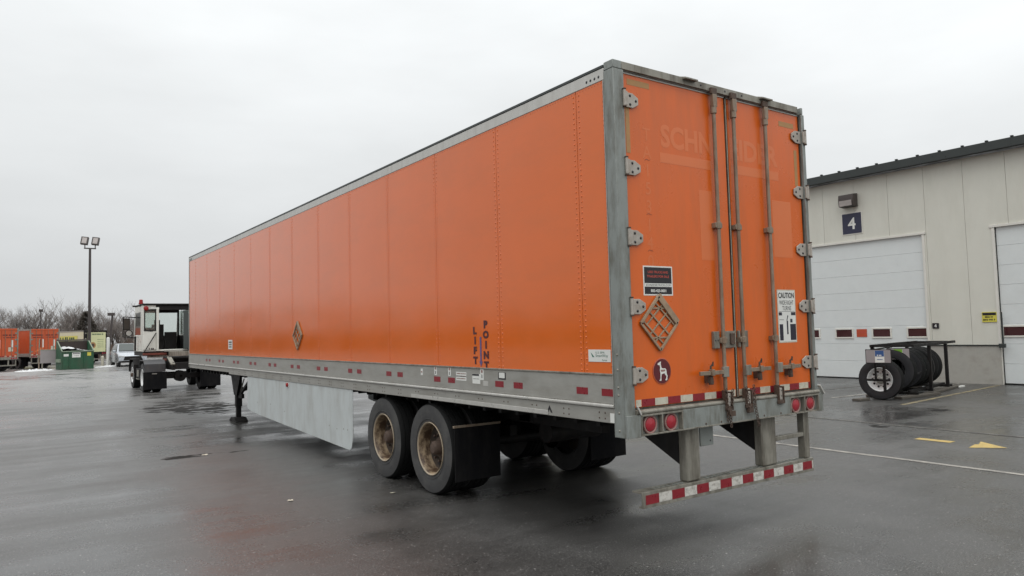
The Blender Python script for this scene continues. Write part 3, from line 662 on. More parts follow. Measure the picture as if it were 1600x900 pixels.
# wheels
def make_tyre(sg, w_, r_, m_='rubber', tread=True):
    b = MB(); rr = r_
    prof = [(-w_ / 2 + .03, rr * .57), (-w_ / 2 + .010, rr * .60), (-w_ / 2, rr * .72), (-w_ / 2 + .001, rr * .88), (-w_ / 2 + .008, rr * .965), (-w_ / 2 + .028, rr * .996)]
    mid = []
    for q in (-.25, 0, .25):
        c = q * w_; mid += [(c - .008, rr), (c - .006, rr - .012), (c + .006, rr - .012), (c + .008, rr)]
    full = prof + mid + [(-h, r) for h, r in prof[::-1]]
    b.lathe(full[:5], (0, 0, 0), (1, 0, 0), m_, 48); b.lathe(full[4:-4], (0, 0, 0), (1, 0, 0), 'tread', 48); b.lathe(full[-5:], (0, 0, 0), (1, 0, 0), m_, 48)
    for k in (.66, .80):
        b.torus((-w_ / 2 + .003, 0, 0), (1, 0, 0), rr * k, .0035, m_, 40, 5); b.torus((w_ / 2 - .003, 0, 0), (1, 0, 0), rr * k, .0035, m_, 40, 5)
    return b
def make_rim(sg, w_, r_, m_, dish=.17, hub='black', holes=True):
    # outer face at x = sg*w/2 ; dish set inboard
    b = MB(); o = sg * w_ / 2
    def X(q): return o - sg * q
    lip, disc = ('rim_lip', 'rim_disc') if m_ == 'rim' else (m_, m_)
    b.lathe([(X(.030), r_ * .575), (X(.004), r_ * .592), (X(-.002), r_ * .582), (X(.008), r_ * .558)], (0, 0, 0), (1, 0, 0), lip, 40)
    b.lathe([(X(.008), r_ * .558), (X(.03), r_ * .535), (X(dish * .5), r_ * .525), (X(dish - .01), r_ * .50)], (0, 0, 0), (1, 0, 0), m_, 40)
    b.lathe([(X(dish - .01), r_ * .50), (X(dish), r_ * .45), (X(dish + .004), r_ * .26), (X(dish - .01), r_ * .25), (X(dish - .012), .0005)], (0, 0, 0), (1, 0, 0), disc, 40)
    if holes:
        for k in range(10):
            t = 2 * math.pi * k / 10
            b.lathe([(X(dish - .004), .0005), (X(dish - .005), r_ * .055)], (0, r_ * .38 * math.cos(t), r_ * .38 * math.sin(t)), (1, 0, 0), 'ink', 10)
    return b
def make_hub(sg, w_, r_, dish, m_):
    b = MB(); o = sg * w_ / 2
    def X(q): return o - sg * q
    b.lathe([(X(dish - .012), r_ * .24), (X(dish - .03), r_ * .17), (X(dish - .10), r_ * .15), (X(dish - .12), r_ * .11), (X(dish - .125), .0005)], (0, 0, 0), (1, 0, 0), m_, 24)
    for k in range(10):
        t = 2 * math.pi * (k + .5) / 10
        b.lathe([(X(dish - .012), .016), (X(dish - .045), .016), (X(dish - .05), .0005)], (0, r_ * .30 * math.cos(t), r_ * .30 * math.sin(t)), (1, 0, 0), m_, 6)
    return b
TR_R = .512
AX = [3.22, 4.46]
protos = {}
def wheel(parent, x, y, z, sg, w_, r_, rim='rim', dish=.155, name='wheel', hubm='rusty'):
    key = (sg, w_, r_, rim, dish)
    if key not in protos:
        e = thing(name, None, None); e.parent = parent; e.location = (x, y, z)
        make_tyre(sg, w_, r_).build('tyre', e); make_rim(sg, w_, r_, rim, dish).build('rim', e); make_hub(sg, w_, r_, dish, hubm).build('hub', e)
        protos[key] = e; return e
    e = copy_tree(protos[key]); e.parent = parent; e.location = (x, y, z); return e
for y in AX:
    for xo, xi, sg in ((.155, .475, -1), (W_ - .155, W_ - .475, 1)):
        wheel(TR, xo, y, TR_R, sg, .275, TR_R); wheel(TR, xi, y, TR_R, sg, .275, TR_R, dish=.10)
    b = MB(); b.tube([(.3, y, TR_R), (W_ - .3, y, TR_R)], .065, 'black', 12); b.lathe([(-.1, .19), (.1, .19), (.1, .0005)], (.72, y, TR_R), (1, 0, 0), 'black', 20); b.lathe([(-.1, .19), (.1, .19), (-.1, .0005)], (W_ - .72, y, TR_R), (1, 0, 0), 'black', 20)
    b.box(.9, 1.0, y - .35, y + .15, .60, .72, 'black'); b.box(W_ - 1.0, W_ - .9, y - .35, y + .15, .60, .72, 'black')
    b.build('axle', TR)
b = MB()
for x in (.85, W_ - .95): b.box(x, x + .10, 1.2, 6.6, .80, .95, 'black'); b.box(x - .02, x + .12, 4.9, 5.1, .5, .80, 'black'); b.box(x - .02, x + .12, 3.66, 3.86, .5, .80, 'black')
b.box(.85, W_ - .85, 3.7, 3.85, .81, .94, 'black'); b.box(.85, W_ - .85, 6.3, 6.45, .81, .94, 'black'); b.box(.85, W_ - .85, 2.4, 2.6, .81, .94, 'black')
b.tube([(1.0, 5.4, .68), (1.6, 5.4, .68)], .13, 'black', 16); b.tube([(.95, 2.25, .70), (1.7, 2.25, .70)], .12, 'black', 16)
b.build('suspension_slider', TR)
b = MB()
for k in range(52): b.box(.25, W_ - .25, .25 + k * .305, .30 + k * .305, .985, 1.10, 'black')
b.box(.02, W_ - .02, .1, LN - .1, 1.101, 1.15, 'black'); b.box(.9, W_ - .9, 13.4, LN - .1, .96, 1.099, 'black')
b.build('floor_frame', TR)
# skirts
sk = [(10.70, 1.115), (10.72, .44), (10.45, .40), (9.7, .365), (8.6, .325), (7.2, .28), (5.62, .225), (5.52, .228), (5.47, .26), (5.41, .42), (5.41, 1.115)]
for x in (.004, W_ - .014):
    b = MB(); b.prism([(y, min(z, 1.069)) for y, z in sk], 'x', x, x + .010, 'skirt')
    o = -1 if x < 1 else 1
    for (y, z) in ((10, .6), (9.2, .62), (8.4, .55), (6.3, .5), (6.0, .48), (5.6, .5), (5.75, .5)): b.dome((x if o < 0 else x + .01, y, z), (o, 0, 0), .012, 'galv', .4, 8)
    for k in range(14): b.box(x + .011 if o < 0 else x - .02, x + .02 if o < 0 else x - .001, 5.6 + k * .38, 5.65 + k * .38, .35 + .015 * k, 1.06, 'black')
    s_ = b.build('side_skirt', TR, .003)
b = MB(); b.rect((.002, 8.2, 1.015), (0, -1, 0), UPV, .13, .075, 'white', .004); b.lathe([(0, .036), (.025, .034), (.034, .0005)], (-.002, 8.2, 1.015), (-1, 0, 0), 'beacon', 20); b.build('marker_light', TR)
# landing gear
for x, sg in ((.31, -1), (W_ - .31, 1)):
    b = MB(); b.box(x - .065, x + .065, 12.50, 12.63, .32, 1.09, 'black'); b.box(x - .05, x + .05, 12.515, 12.615, .05, .32, 'black')
    b.build('landing_leg', TR, .006)
    b = MB(); b.prism([(12.42, .09), (12.70, .09), (12.85, .02), (12.85, .0), (12.28, .0), (12.28, .02)], 'x', x - .13, x + .13, 'black'); b.build('landing_foot', TR, .004)
    b = MB(); b.prism([(12.95, 1.09), (12.10, 1.09), (12.44, .58), (12.66, .58)], 'x', x - .075 if sg < 0 else x + .067, x - .067 if sg < 0 else x + .075, 'black')
    b.bar((x, 11.4, 1.05), (x, 12.50, .55), .05, .05, 'black'); b.bar((x, 12.6, .62), (1.295, 12.6, 1.0), .05, .05, 'black')
    b.bar((x - sg * -.0, 12.1, .95), (x, 12.45, .60), .02, .02, 'galv'); b.box(x - .03, x + .03, 12.2, 12.50, .52, .62, 'black')
    b.build('landing_brace', TR)
b = MB(); b.tube([(.38, 12.56, .72), (W_ - .38, 12.56, .72)], .025, 'black', 8); b.build('cross_shaft', TR)
# decals on the left side
SR = (0, -1, 0)
def side_pt(y, z, d=.0085): return (-d, y, z)
for k in range(12):
    yc = .315 + k * 1.2445
    for s_ in (-1, 1):
        b = MB(); b.rect(side_pt(yc + s_ * .158, 1.315 + (.0 if k < 3 else .02)), SR, UPV, .145, .058, 'red', .0015); b.build('reflective_tape', TR)
b = MB()
for i, ch_ in enumerate('LIFT'): b.text(ch_, side_pt(2.15, 1.845 - i * .102, .0065), SR, UPV, .078, 'darkred', depth=.001, bold=.06, wscale=1.3)
for i, ch_ in enumerate('POINT'): b.text(ch_, side_pt(1.945, 1.905 - i * .103, .0065), SR, UPV, .080, 'darkred', depth=.001, bold=.06, wscale=1.3)
b.plate([(-.014, .15), (-.014, -.10), (-.032, -.10), (0, -.155), (.032, -.10), (.014, -.10), (.014, .15)], side_pt(2.045, 1.63, .0065), SR, UPV, 'blue', .001)
b.build('lift_point_marking', TR)
b = MB(); b.rect(side_pt(.245, 1.61, .0065), SR, UPV, .27, .10, 'white', .0015); b.plate([(-.105, .028), (-.06, -.012), (-.085, -.012)][::-1], side_pt(.245, 1.61, .008), SR, UPV, 'green_ink', .0008)
b.text('U.S. EPA', side_pt(.235, 1.636, .008), SR, UPV, .016, 'green_ink', depth=.001, width=.11); b.text('SmartWay', side_pt(.215, 1.607, .008), SR, UPV, .030, 'green_ink', depth=.001, width=.15); b.text('Partner', side_pt(.18, 1.575, .008), SR, UPV, .014, 'green_ink', depth=.001)
b.build('sticker', TR)
b = MB(); b.rect(side_pt(11.97, 1.70, .0065), SR, UPV, .34, .2, 'white', .0015)
for k in range(3): b.scrawl(side_pt(11.97, 1.75 - k * .05, .008), SR, UPV, .22, .03, 'ink', .0005, k)
b.build('sticker', TR)
diamond(TR, (-.0065, 7.63, 1.845), SR, 1.0)
for (yc, zc, ww, hh, hdr) in ((3.325, 1.385, .05, .075, 0), (2.995, 1.41, .055, .10, 1), (2.685, 1.41, .055, .10, 1), (2.44, 1.365, .21, .09, 2), (2.14, 1.35, .15, .10, 3), (2.03, 1.40, .065, .115, 1), (1.965, 1.31, .10, .05, 4), (1.67, 1.395, .13, .07, 5)):
    b = MB(); b.rect(side_pt(yc, zc), SR, UPV, ww, hh, 'ink' if hdr == 5 else ('alu_bright' if hdr == 4 else 'white'), .0012)
    if hdr == 1: b.lathe([(0, .0005), (0, .017)], side_pt(yc, zc + hh * .25, .0105), (-1, 0, 0), 'pink_rim', 12); b.rect(side_pt(yc, zc - .02), SR, UPV, .012, .035, 'ink', .001, .0014)
    elif hdr == 2:
        b.rect(side_pt(yc, zc), SR, UPV, ww, .006, 'ink', .001, .0014)
        for k in range(3): b.scrawl(side_pt(yc, zc + .028 - .026 * k, .0085), SR, UPV, ww * .85, .010, 'pink_rim', .0014, k)
    elif hdr == 3: b.rect(side_pt(yc + .01, zc + .04), SR, UPV, ww * .85, .018, 'ink', .001, .0014); b.scrawl(side_pt(yc, zc, .0085), SR, UPV, ww * .7, .008, 'alu', .0014, 2)
    elif hdr == 5: b.build('sticker_frame', TR); b = MB(); b.rect(side_pt(yc, zc + .006), SR, UPV, ww * .75, hh * .75, 'white', .001, .0014)
    elif hdr == 0: b.scrawl(side_pt(yc, zc), SR, UPV, .035, .02, 'pink_rim', .0014, 4)
    b.build('sticker', TR)
b = MB(); b.plate([(-.04, -.03), (0, .035), (.04, -.03), (.02, -.03), (0, .0), (-.02, -.03)], side_pt(.93, 1.128, .0068), SR, UPV, 'ink', .001);b.build('arrow_marking', TR)
b = MB(); b.rect(side_pt(.115, 1.115, .0068), SR, UPV, .05, .075, 'white', .001); b.build('sticker', TR)

# ------------------------------------------------------------------ tyre rack and tyres
RO = (12.72, 4.82); RA = R(10)
RK = thing('tyre_rack', 'black steel tyre display rack on boards in front of the overhead door', 'tyre rack', (*RO, 0), RA)
# local: x along the row towards the wall, y to the left
for p, q in (((-.50, .36), (-.13, .26)), ((.42, -.26), (2.0, -.66)), ((.6, .42), (4.3, .40)), ((1.8, -.50), (4.5, -.50))):
    b = MB(); b.bar((*p, .03), (*q, .03), .20, .055, 'wood'); b.build('base_board', RK, .006)
b = MB()
def rail(p, q, w1=.06): b.bar(p, q, w1, w1, 'black')
for (x, y) in ((2.3, -.46), (3.75, -.46), (1.1, .48), (3.75, .48)): rail((x, y, .06), (x, y, 1.19), .075)
rail((1.0, -.46, 1.225), (4.6, -.46, 1.225), .065); rail((1.0, .48, 1.225), (4.6, .48, 1.225), .065)
for x in (1.06, 2.3, 3.75, 4.55): rail((x, -.43, 1.222), (x, .45, 1.222), .055)
rail((1.1, -.30, .12), (4.0, -.30, .12), .07); rail((1.1, .30, .12), (4.0, .30, .12), .07)
for x in (1.12, 2.3, 3.75, 4.0): rail((x, -.50, .085), (x, .50, .085), .055)
rail((2.1, -.47, .62), (.95, -.40, .50), .025)
b.build('frame', RK, .003)
b = MB(); b.bar((-.10, .03, .45), (-.10, .03, .90), .04, .04, 'black'); b.bar((-.05, -.26, .47), (-.05, .26, .47), .04, .05, 'black'); b.bar((-.05, -.14, .20), (-.05, -.14, .80), .05, .06, 'black'); b.build('wheel_holder', RK, .003)
def board(x, y, z, ww, hh, lab, yo):
    b = MB(); rr, uu = (0, -1, 0), (0, 0, 1)
    b.rect((x, y, z), rr, uu, ww, hh, 'black', .02); b.rect((x, y, z), rr, uu, ww - .03, hh - .03, 'plastic_grey', .024)
    b.rect((x, y - yo, z - .01), rr, uu, .20, hh - .06, 'white', .027); b.rect((x, y - yo, z + hh * .2), rr, uu, .19, hh * .42, lab, .029); b.scrawl((x, y - yo, z + hh * .07), rr, uu, .11, .035, 'white', .03, 2); b.scrawl((x, y - yo, z - hh * .22), rr, uu, .12, .02, lab, .03, 4)
    return b.build('sign_board', RK)
board(-.27, -.11, 1.03, .56, .32, 'blue_label', .03); board(.92, -.17, 1.035, .52, .28, 'green_label', .0)
b = MB(); b.bar((-.24, .02, 1.18), (1.06, .02, 1.20), .03, .03, 'black'); b.build('sign_arm', RK)
def loose_tyre(label, x, y, z, rz, rim=False, m_='rubber', rad=.49):
    p = Matrix.Rotation(RA, 4, 'Z') @ Vector((x, y, 0)) + Vector((*RO, 0))
    e = thing('display_wheel' if rim else 'spare_tyre', label, 'wheel' if rim else 'tyre', (p.x, p.y, z), RA + rz, 'tyres on the display rack')
    o = make_tyre(-1, .28, rad, m_).build('tyre', e); o.location = (0, 0, rad)
    if rim:
        o = make_rim(-1, .28, rad, 'rim_white', .10).build('rim', e); o.location = (0, 0, rad); o = make_hub(-1, .28, rad, .10, 'alu').build('hub', e); o.location = (0, 0, rad)
    return e
M['tyre_new'] = mat('new_tyre_rubber', (.016, .016, .018), .55, var=.25, scale=8, bump=.1)
loose_tyre('black tyre with white steel rim at the near rack end, under the blue label', .22, .02, .004, R(4), True, 'tyre_new', .472)
loose_tyre('black tyre between the white-rimmed wheel and the rack posts, under the green label', 1.0, -.02, .156, R(2), m_='tyre_new')
loose_tyre('first tyre of the row inside the rack posts, nearest the display wheel', 1.75, 0, .156, 0, m_='tyre_new')
loose_tyre('glossy film-wrapped tyre, second in the row between the rack posts', 2.09, 0, .156, 0, m_='green_tread')
loose_tyre('glossy film-wrapped tyre, third in the row between the rack posts', 2.43, 0, .156, 0, m_='green_tread')
loose_tyre('dusty tyre second from the wall end of the rack row', 2.80, 0, .156, 0)
loose_tyre('last tyre of the rack row, nearest the garage wall', 3.16, 0, .156, 0, m_='tyre_new')
b = MB(); b.box(16.95, 17.25, 4.92, 5.0, .001, .05, 'white'); tag(b.build('scrap_board', bev=.01), 'small white scrap lying on the asphalt beside the concrete plinth', 'litter')

# ------------------------------------------------------------------ terminal tractor (local: x right, y forward, z up; origin under rear axle)
YT = thing('yard_tractor', 'white terminal tractor with open rear cab door and red roof beacon', 'truck', (1.36, 24.75, 0), R(0))
b = MB()
for x in (-.45, .37): b.box(x, x + .08, -1.25, 4.1, .78, 1.06, 'black')
for y in (-1.2, -.2, 1.2, 2.6): b.box(-.369, .369, y, y + .12, .80, 1.04, 'black')
b.box(-.9, .9, -.12, .12, .44, .62, 'black'); b.tube([(-.8, 2.95, .5), (.8, 2.95, .5)], .07, 'black', 10); b.lathe([(-.22, .05), (-.2, .2), (.2, .2), (.22, .05)], (0, 0, .52), (0, 1, 0), 'black', 16)
b.build('chassis_frame', YT, .006)
b = MB(); b.prism([(-.48, -.65), (.48, -.65), (.5, .35), (.22, .45), (.0, .1), (-.22, .45), (-.5, .35)][::-1], 'z', 1.17, 1.24, 'black'); b.box(-.4, .4, -.3, .2, 1.061, 1.17, 'black')
b.bar((-.46, -.6, 1.22), (-.46, -1.35, .98), .14, .05, 'galv'); b.bar((.46, -.6, 1.22), (.46, -1.35, .98), .14, .05, 'black'); b.build('fifth_wheel', YT, .006)
for xo, xi, sg in ((-1.10, -.78, -1), (1.10, .78, 1)):
    wheel(YT, xo, 0, .515, sg, .28, .515, 'rim_white', .16); wheel(YT, xi, 0, .515, sg, .28, .515, 'rim_white', .10)
    wheel(YT, sg * 1.02, 2.95, .515, sg, .29, .515, 'rim_white', .06)
for x0 in (-1.24, .58):
    b = MB(); b.box(x0 - (.06 if x0 < 0 else 0), x0 + .70, -.66, -.645, .12, .72, 'flap'); b.rect((x0 + .30, -.661, .66), NR, UPV, .16, .03, 'alu', .004); b.build('mud_flap', YT)
    b = MB(); b.prism([(-.66, .725), (-.64, 1.0), (-.40, 1.14), (.40, 1.14), (.62, .98), (.62, .86), (.60, .86), (.60, .97), (.39, 1.11), (-.39, 1.11), (-.61, .98), (-.63, .725)], 'x', x0 - .02, x0 + .66, 'fender'); b.build('rear_fender', YT)
for sg in (-1, 1):
    b = MB(); b.prism([(2.30, .62), (2.30, .92), (2.5, 1.14), (3.4, 1.14), (3.6, .92), (3.6, .62), (3.57, .62), (3.57, .9), (3.38, 1.11), (2.52, 1.11), (2.33, .9), (2.33, .62)], 'x', min(sg * .86, sg * 1.2), max(sg * .86, sg * 1.2), 'black'); b.build('front_fender', YT)
b = MB(); b.box(-1.18, -.62, 1.0, 1.85, .45, .80, 'black'); b.box(-1.2, -.7, 1.1, 1.75, .40, .43, 'galv'); b.box(-1.19, -1.185, 1.2, 1.6, .5, .75, 'galv'); b.build('step_box', YT, .01)
b = MB(); b.box(-.35, 1.0, .55, 1.345, 1.065, 1.16, 'deck_red'); b.box(-.15, 1.12, 1.1, 1.32, 1.165, 1.40, 'galv'); b.box(-1.0, .60, 1.42, 3.70, 1.26, 1.419, 'black'); b.box(-1.02, -.2, 1.35, 1.415, 1.28, 1.36, 'deck_red'); b.build('deck', YT, .008)
# cab: x -1.18..0.46, y 1.4..3.5
CX0, CX1, CY0, CY1, CZ0, CZ1 = -1.02, .60, 1.40, 3.30, 1.42, 3.17
cab = thing('cab', None, None); cab.parent = YT
b = MB()
b.box(CX0, CX1, CY0, CY1 + .35, CZ0, CZ0 + .06, 'truck_white')
# left side: lower panel, pillars
b.prism([(CY0, CZ0 + .061), (CY1 + .38, CZ0 + .061), (CY1 + .34, 2.05), (CY0, 2.05)], 'x', CX0, CX0 + .05, 'truck_white')
b.prism([(CY0, 2.051), (CY0 + .55, 2.051), (CY0 + .55, CZ1), (CY0, CZ1)], 'x', CX0, CX0 + .05, 'truck_white')
b.prism([(CY1 + .22, 2.051), (CY1 + .34, 2.051), (CY1 + .08, CZ1), (CY1 - .04, CZ1)], 'x', CX0, CX0 + .05, 'truck_white')
b.prism([(CY0 + .551, 2.92), (CY1 + .05, 2.92), (CY1 - .05, CZ1), (CY0 + .551, CZ1)], 'x', CX0, CX0 + .05, 'truck_white')
# right side, same
b.prism([(CY0, CZ0 + .061), (CY1 + .38, CZ0 + .061), (CY1 + .34, 2.05), (CY0, 2.05)], 'x', CX1 - .05, CX1, 'truck_white')
b.prism([(CY0, 2.051), (CY0 + .2, 2.051), (CY0 + .2, CZ1), (CY0, CZ1)], 'x', CX1 - .05, CX1, 'truck_white')
b.prism([(CY1 + .22, 2.051), (CY1 + .34, 2.051), (CY1 + .08, CZ1), (CY1 - .04, CZ1)], 'x', CX1 - .05, CX1, 'truck_white')
# front lower panel
b.box(CX0 + .051, CX1 - .051, CY1 + .30, CY1 + .36, CZ0 + .061, 2.0, 'truck_white')
# rear wall: left white panel with window, right strip
wx0, wx1, wz0, wz1 = CX0 + .045, CX0 + .44, 2.20, 3.0
b.box(CX0, CX0 + .47, CY0 - .04, CY0 - .001, CZ0 + .061, wz0, 'truck_white'); b.box(CX0, wx0, CY0 - .04, CY0 - .001, wz0 + .001, CZ1, 'truck_white'); b.box(wx1, CX0 + .47, CY0 - .04, CY0 - .001, wz0 + .001, CZ1, 'black'); b.box(wx0 + .001, wx1 - .001, CY0 - .04, CY0 - .001, wz1, CZ1, 'truck_white')
b.box(CX0 + .471, CX1, CY0 - .04, CY0 - .001, 2.98, CZ1, 'black')
cs = b.build('cab_shell', cab, .012)
b = MB(); b.box(CX0 - .02, CX1 + .14, CY0 - .10, CY1 + .02, CZ1 + .001, CZ1 + .06, 'black'); b.build('roof', cab, .01)
b = MB(); b.box(wx0 + .002, wx1 - .002, CY0 - .025, CY0 - .015, wz0 + .002, wz1 - .001, 'clear_glass'); b.build('rear_window', cab)
b = MB()
for a_, c_, z0, z1 in ((wx0 - .01, wx1 + .01, wz0 - .01, wz0 + .035), (wx0 - .01, wx1 + .01, wz1 - .035, wz1 + .01), (wx0 - .01, wx0 + .03, wz0 + .0355, wz1 - .0355), (wx1 - .03, wx1 + .01, wz0 + .0355, wz1 - .0355)): b.box(a_, c_, CY0 - .052, CY0 - .042, z0, z1, 'black')
b.build('window_seal', cab)
b = MB(); b.prism([(CY0 + .56, 2.06), (CY1 + .21, 2.06), (CY1 + .04, 2.91), (CY0 + .56, 2.91)], 'x', CX0 + .015, CX0 + .03, 'glass'); b.build('side_window', cab)
b = MB(); b.prism([(CY0 + .21, 2.06), (CY1 + .21, 2.06), (CY1 + .04, 3.0), (CY0 + .21, 3.0)], 'x', CX1 - .03, CX1 - .015, 'clear_glass'); b.build('side_window', cab)
b = MB(); b.add([(CX0 + .06, CY1 + .335, 2.01), (CX1 - .06, CY1 + .335, 2.01), (CX1 - .06, CY1 + .08, 3.05), (CX0 + .06, CY1 + .08, 3.05)], [(0, 1, 2, 3)], 'clear_glass'); b.build('windscreen', cab)
b = MB(); b.box(CX0 + .45, CX0 + .54, CY0 - .09, CY0 - .045, CZ0 + .0, 3.05, 'truck_white'); b.build('sliding_door_edge', cab, .02)
b = MB(); b.box(CX1 - .22, CX1 - .03, CY0 - .075, CY0 - .045, CZ0 + .05, 2.96, 'glass'); b.build('sliding_door', cab, .01)
b = MB(); b.box(CX1 + .0, CX1 + .12, CY0 - .07, CY0 + .02, 2.15, 3.08, 'truck_white'); b.build('corner_post', cab, .02)
b = MB(); b.box(-.62, -.16, 2.2, 2.65, 1.42, 1.85, 'black'); b.box(-.60, -.18, 2.12, 2.22, 1.851, 2.45, 'black'); b.box(-1.02, .40, 3.05, 3.55, 1.43, 2.02, 'black'); b.tube([(-.4, 3.0, 2.0), (-.4, 2.85, 2.12)], .03, 'black'); b.torus((-.4, 2.84, 2.14), (0, -1, .6), .2, .016, 'black', 20, 6)
b.box(CX1 - .062, CX1 - .053, CY0 + .05, CY1 + .2, 1.43, 2.0, 'black'); b.box(CX0 + .053, CX0 + .062, CY0 + .05, CY1 + .2, 1.43, 2.0, 'black'); b.box(-.95, .54, 1.45, 3.2, 3.10, 3.14, 'black'); b.box(CX0 + .06, -.42, 3.0, 3.05, 1.5, 2.35, 'black'); b.box(.47, CX1 - .06, 3.0, 3.05, 1.5, 3.1, 'black'); b.box(-.95, .469, 3.0, 3.05, 2.93, 3.1, 'black'); b.box(-.5, -.3, 2.2, 2.3, 2.3, 2.62, 'black'); b.box(-.14, .30, 2.2, 2.25, 1.5, 2.15, 'black'); b.build('cab_interior', cab, .02)
b = MB(); b.tube([(CX0 + .03, CY0 - .10, 1.40), (CX0 + .44, CY0 - .12, 2.12)], .018, 'black', 8); b.build('grab_rail', cab)
b = MB(); b.box(-.30, .35, CY0 - .12, CY0 - .05, CZ0 - .02, CZ0 + .03, 'alu'); b.build('door_sill', cab)
b = MB(); b.lathe([(0, .085), (.05, .085), (.05, .07), (.17, .065), (.19, .0005)], (-1.0, 2.0, CZ1 + .061), UPV, 'beacon', 20); b.build('beacon', cab)
b = MB(); b.lathe([(0, .085), (.03, .085), (.04, .07), (.045, .0005)], (CX0 + .10, CY0 - .041, 3.05), (0, -1, 0), 'beacon', 20); b.build('marker_lamp', cab)
b = MB(); b.box(CX0 + .25, CX0 + .55, CY0 - .06, CY0 - .042, 3.02, 3.09, 'white'); b.build('roof_plate', cab, .01); b = MB(); b.box(CX0 - .28, CX0 - .10, CY0 + .5, CY0 + .6, 3.12, 3.18, 'black'); b.tube([(CX0 - .1, CY0 + .55, 3.15), (CX0 + .05, CY0 + .55, 3.15)], .015, 'black'); b.build('work_lamp', cab, .01)
b = MB(); b.tube([(CX0, 3.0, 2.75), (CX0 - .46, 3.05, 2.78), (CX0 - .46, 3.05, 2.0), (CX0, 3.1, 1.95)], .024, 'black', 8); b.box(CX0 - .46, CX0 - .22, 3.02, 3.09, 2.26, 2.72, 'black'); b.box(CX0 - .44, CX0 - .24, 3.012, 3.019, 2.29, 2.69, 'glass'); b.lathe([(0, .0005), (0, .13), (.05, .11), (.07, .0005)], (CX0 - .26, 3.02, 2.14), (0, 1, 0), 'black', 18); b.lathe([(-.002, .0005), (-.002, .10)], (CX0 - .26, 3.02, 2.14), (0, 1, 0), 'alu_bright', 18); b.build('mirror', cab)
b = MB(); b.text('T1403', (CX0 + .25, CY0 - .041, 2.18), NR, UPV, .055, 'ink', depth=.003, bold=.02); b.scrawl((CX0 + .30, CY0 - .041, 1.52), NR, UPV, .2, .08, 'ink', .002, 8)
for i, ch_ in enumerate('T1403'): b.text(ch_, (CX0, 2.55, 1.95 - i * .11), SR, UPV, .085, 'ink', depth=.003, bold=.02, wscale=2.0)
b.build('unit_number', cab)
b = MB(); b.tube([(.78, 1.45, 1.1), (.78, 1.45, 3.2)], .065, 'black', 12); b.tube([(.78, 1.45, 3.2), (.80, 1.35, 3.32)], .06, 'galv', 12)
for k in range(4):
    x = .60 + k * .05; b.tube([(x, 1.30, 2.1), (x + .04, 1.05, 1.5), (x + .02, .8, 1.25), (x, .5, 1.18)], .018, 'black', 6)
b.box(.55, 1.15, 1.35, 1.9, 1.17, 2.0, 'black'); b.build('exhaust_stack', YT)

# ------------------------------------------------------------------ far edge of the yard
def gz(x, y): return gheight(x, y)
DB = thing('dumpster', 'open green steel dumpster with white and yellow stickers at the far edge of the yard', 'dumpster', (.22, 54.75, 0), R(12))
b = MB()
def sheet(pts, t, mt): b.plate(pts, (0, 0, 0), NR, UPV, mt, t)
hw = .95
b.prism([(-.55, .0), (.75, .0), (.75, 1.95), (.72, 1.95), (.72, .05), (-.52, .05), (-.52, 1.22), (-.55, 1.22)], 'x', -hw, hw, 'bin_green')
for x in (-hw - .04, hw): b.prism([(-.56, 0), (.76, 0), (.76, 1.97), (.45, 1.90), (-.56, 1.23)], 'x', x, x + .04, 'bin_green')
b.build('container', DB, .01)
b = MB(); b.box(-hw - .05, hw + .05, -.60, -.551, 1.20, 1.27, 'bin_edge')
for x in (-hw - .05, hw - .0): b.bar((x + .025, -.57, 1.26), (x + .025, .45, 1.93), .06, .06, 'bin_edge')
for x in (-.55, .35): b.box(x, x + .06, -.585, -.5505, .05, 1.2, 'bin_green')
b.box(-hw - .14, -hw - .041, -.4, .5, .5, .72, 'bin_edge'); b.box(hw + .041, hw + .14, -.4, .5, .5, .72, 'bin_edge'); b.build('rim_and_ribs', DB, .006)
b = MB(); b.box(-hw + .02, hw - .02, .66, .70, 1.2, 1.94, 'lid'); b.prism([(.755, 1.96), (.80, 1.96), (.86, 2.06), (.82, 2.06)], 'x', -hw, hw, 'lid'); b.build('open_lid', DB)
b = MB()
b.rect((-.72, -.552, .98), NR, UPV, .30, .16, 'white', .004); b.build('sticker', DB); b = MB(); b.rect((-.10, -.552, .98), NR, UPV, .52, .34, 'white', .004); b.scrawl((-.10, -.556, 1.08), NR, UPV, .4, .08, 'ink_blue', .001, 6); b.scrawl((-.1, -.556, .93), NR, UPV, .3, .03, 'ink', .001, 7); b.build('sticker', DB); b = MB(); b.rect((.70, -.552, 1.02), NR, UPV, .24, .24, 'yellow', .004); b.build('sticker', DB)
b = MB(); rnd = random.Random(5); vv = []; ff = []
for i in range(13):
    for j in range(7):
        x = -.9 + i / 12 * 1.8; y = -.5 + j / 6 * 1.2
        vv.append((x, y, 1.12 + .32 * math.exp(-((x + .5) ** 2) * 1.2) + rnd.uniform(-.04, .06) + .10 * j / 6))
for i in range(12):
    for j in range(6): ff.append((i * 7 + j, (i + 1) * 7 + j, (i + 1) * 7 + j + 1, i * 7 + j + 1))
b.add(vv, ff, 'snow'); o = b.build('snow_heap'); o.location = DB.location; o.rotation_euler = DB.rotation_euler; tag(o, 'dirty white snow heaped inside the open green dumpster', 'snow')

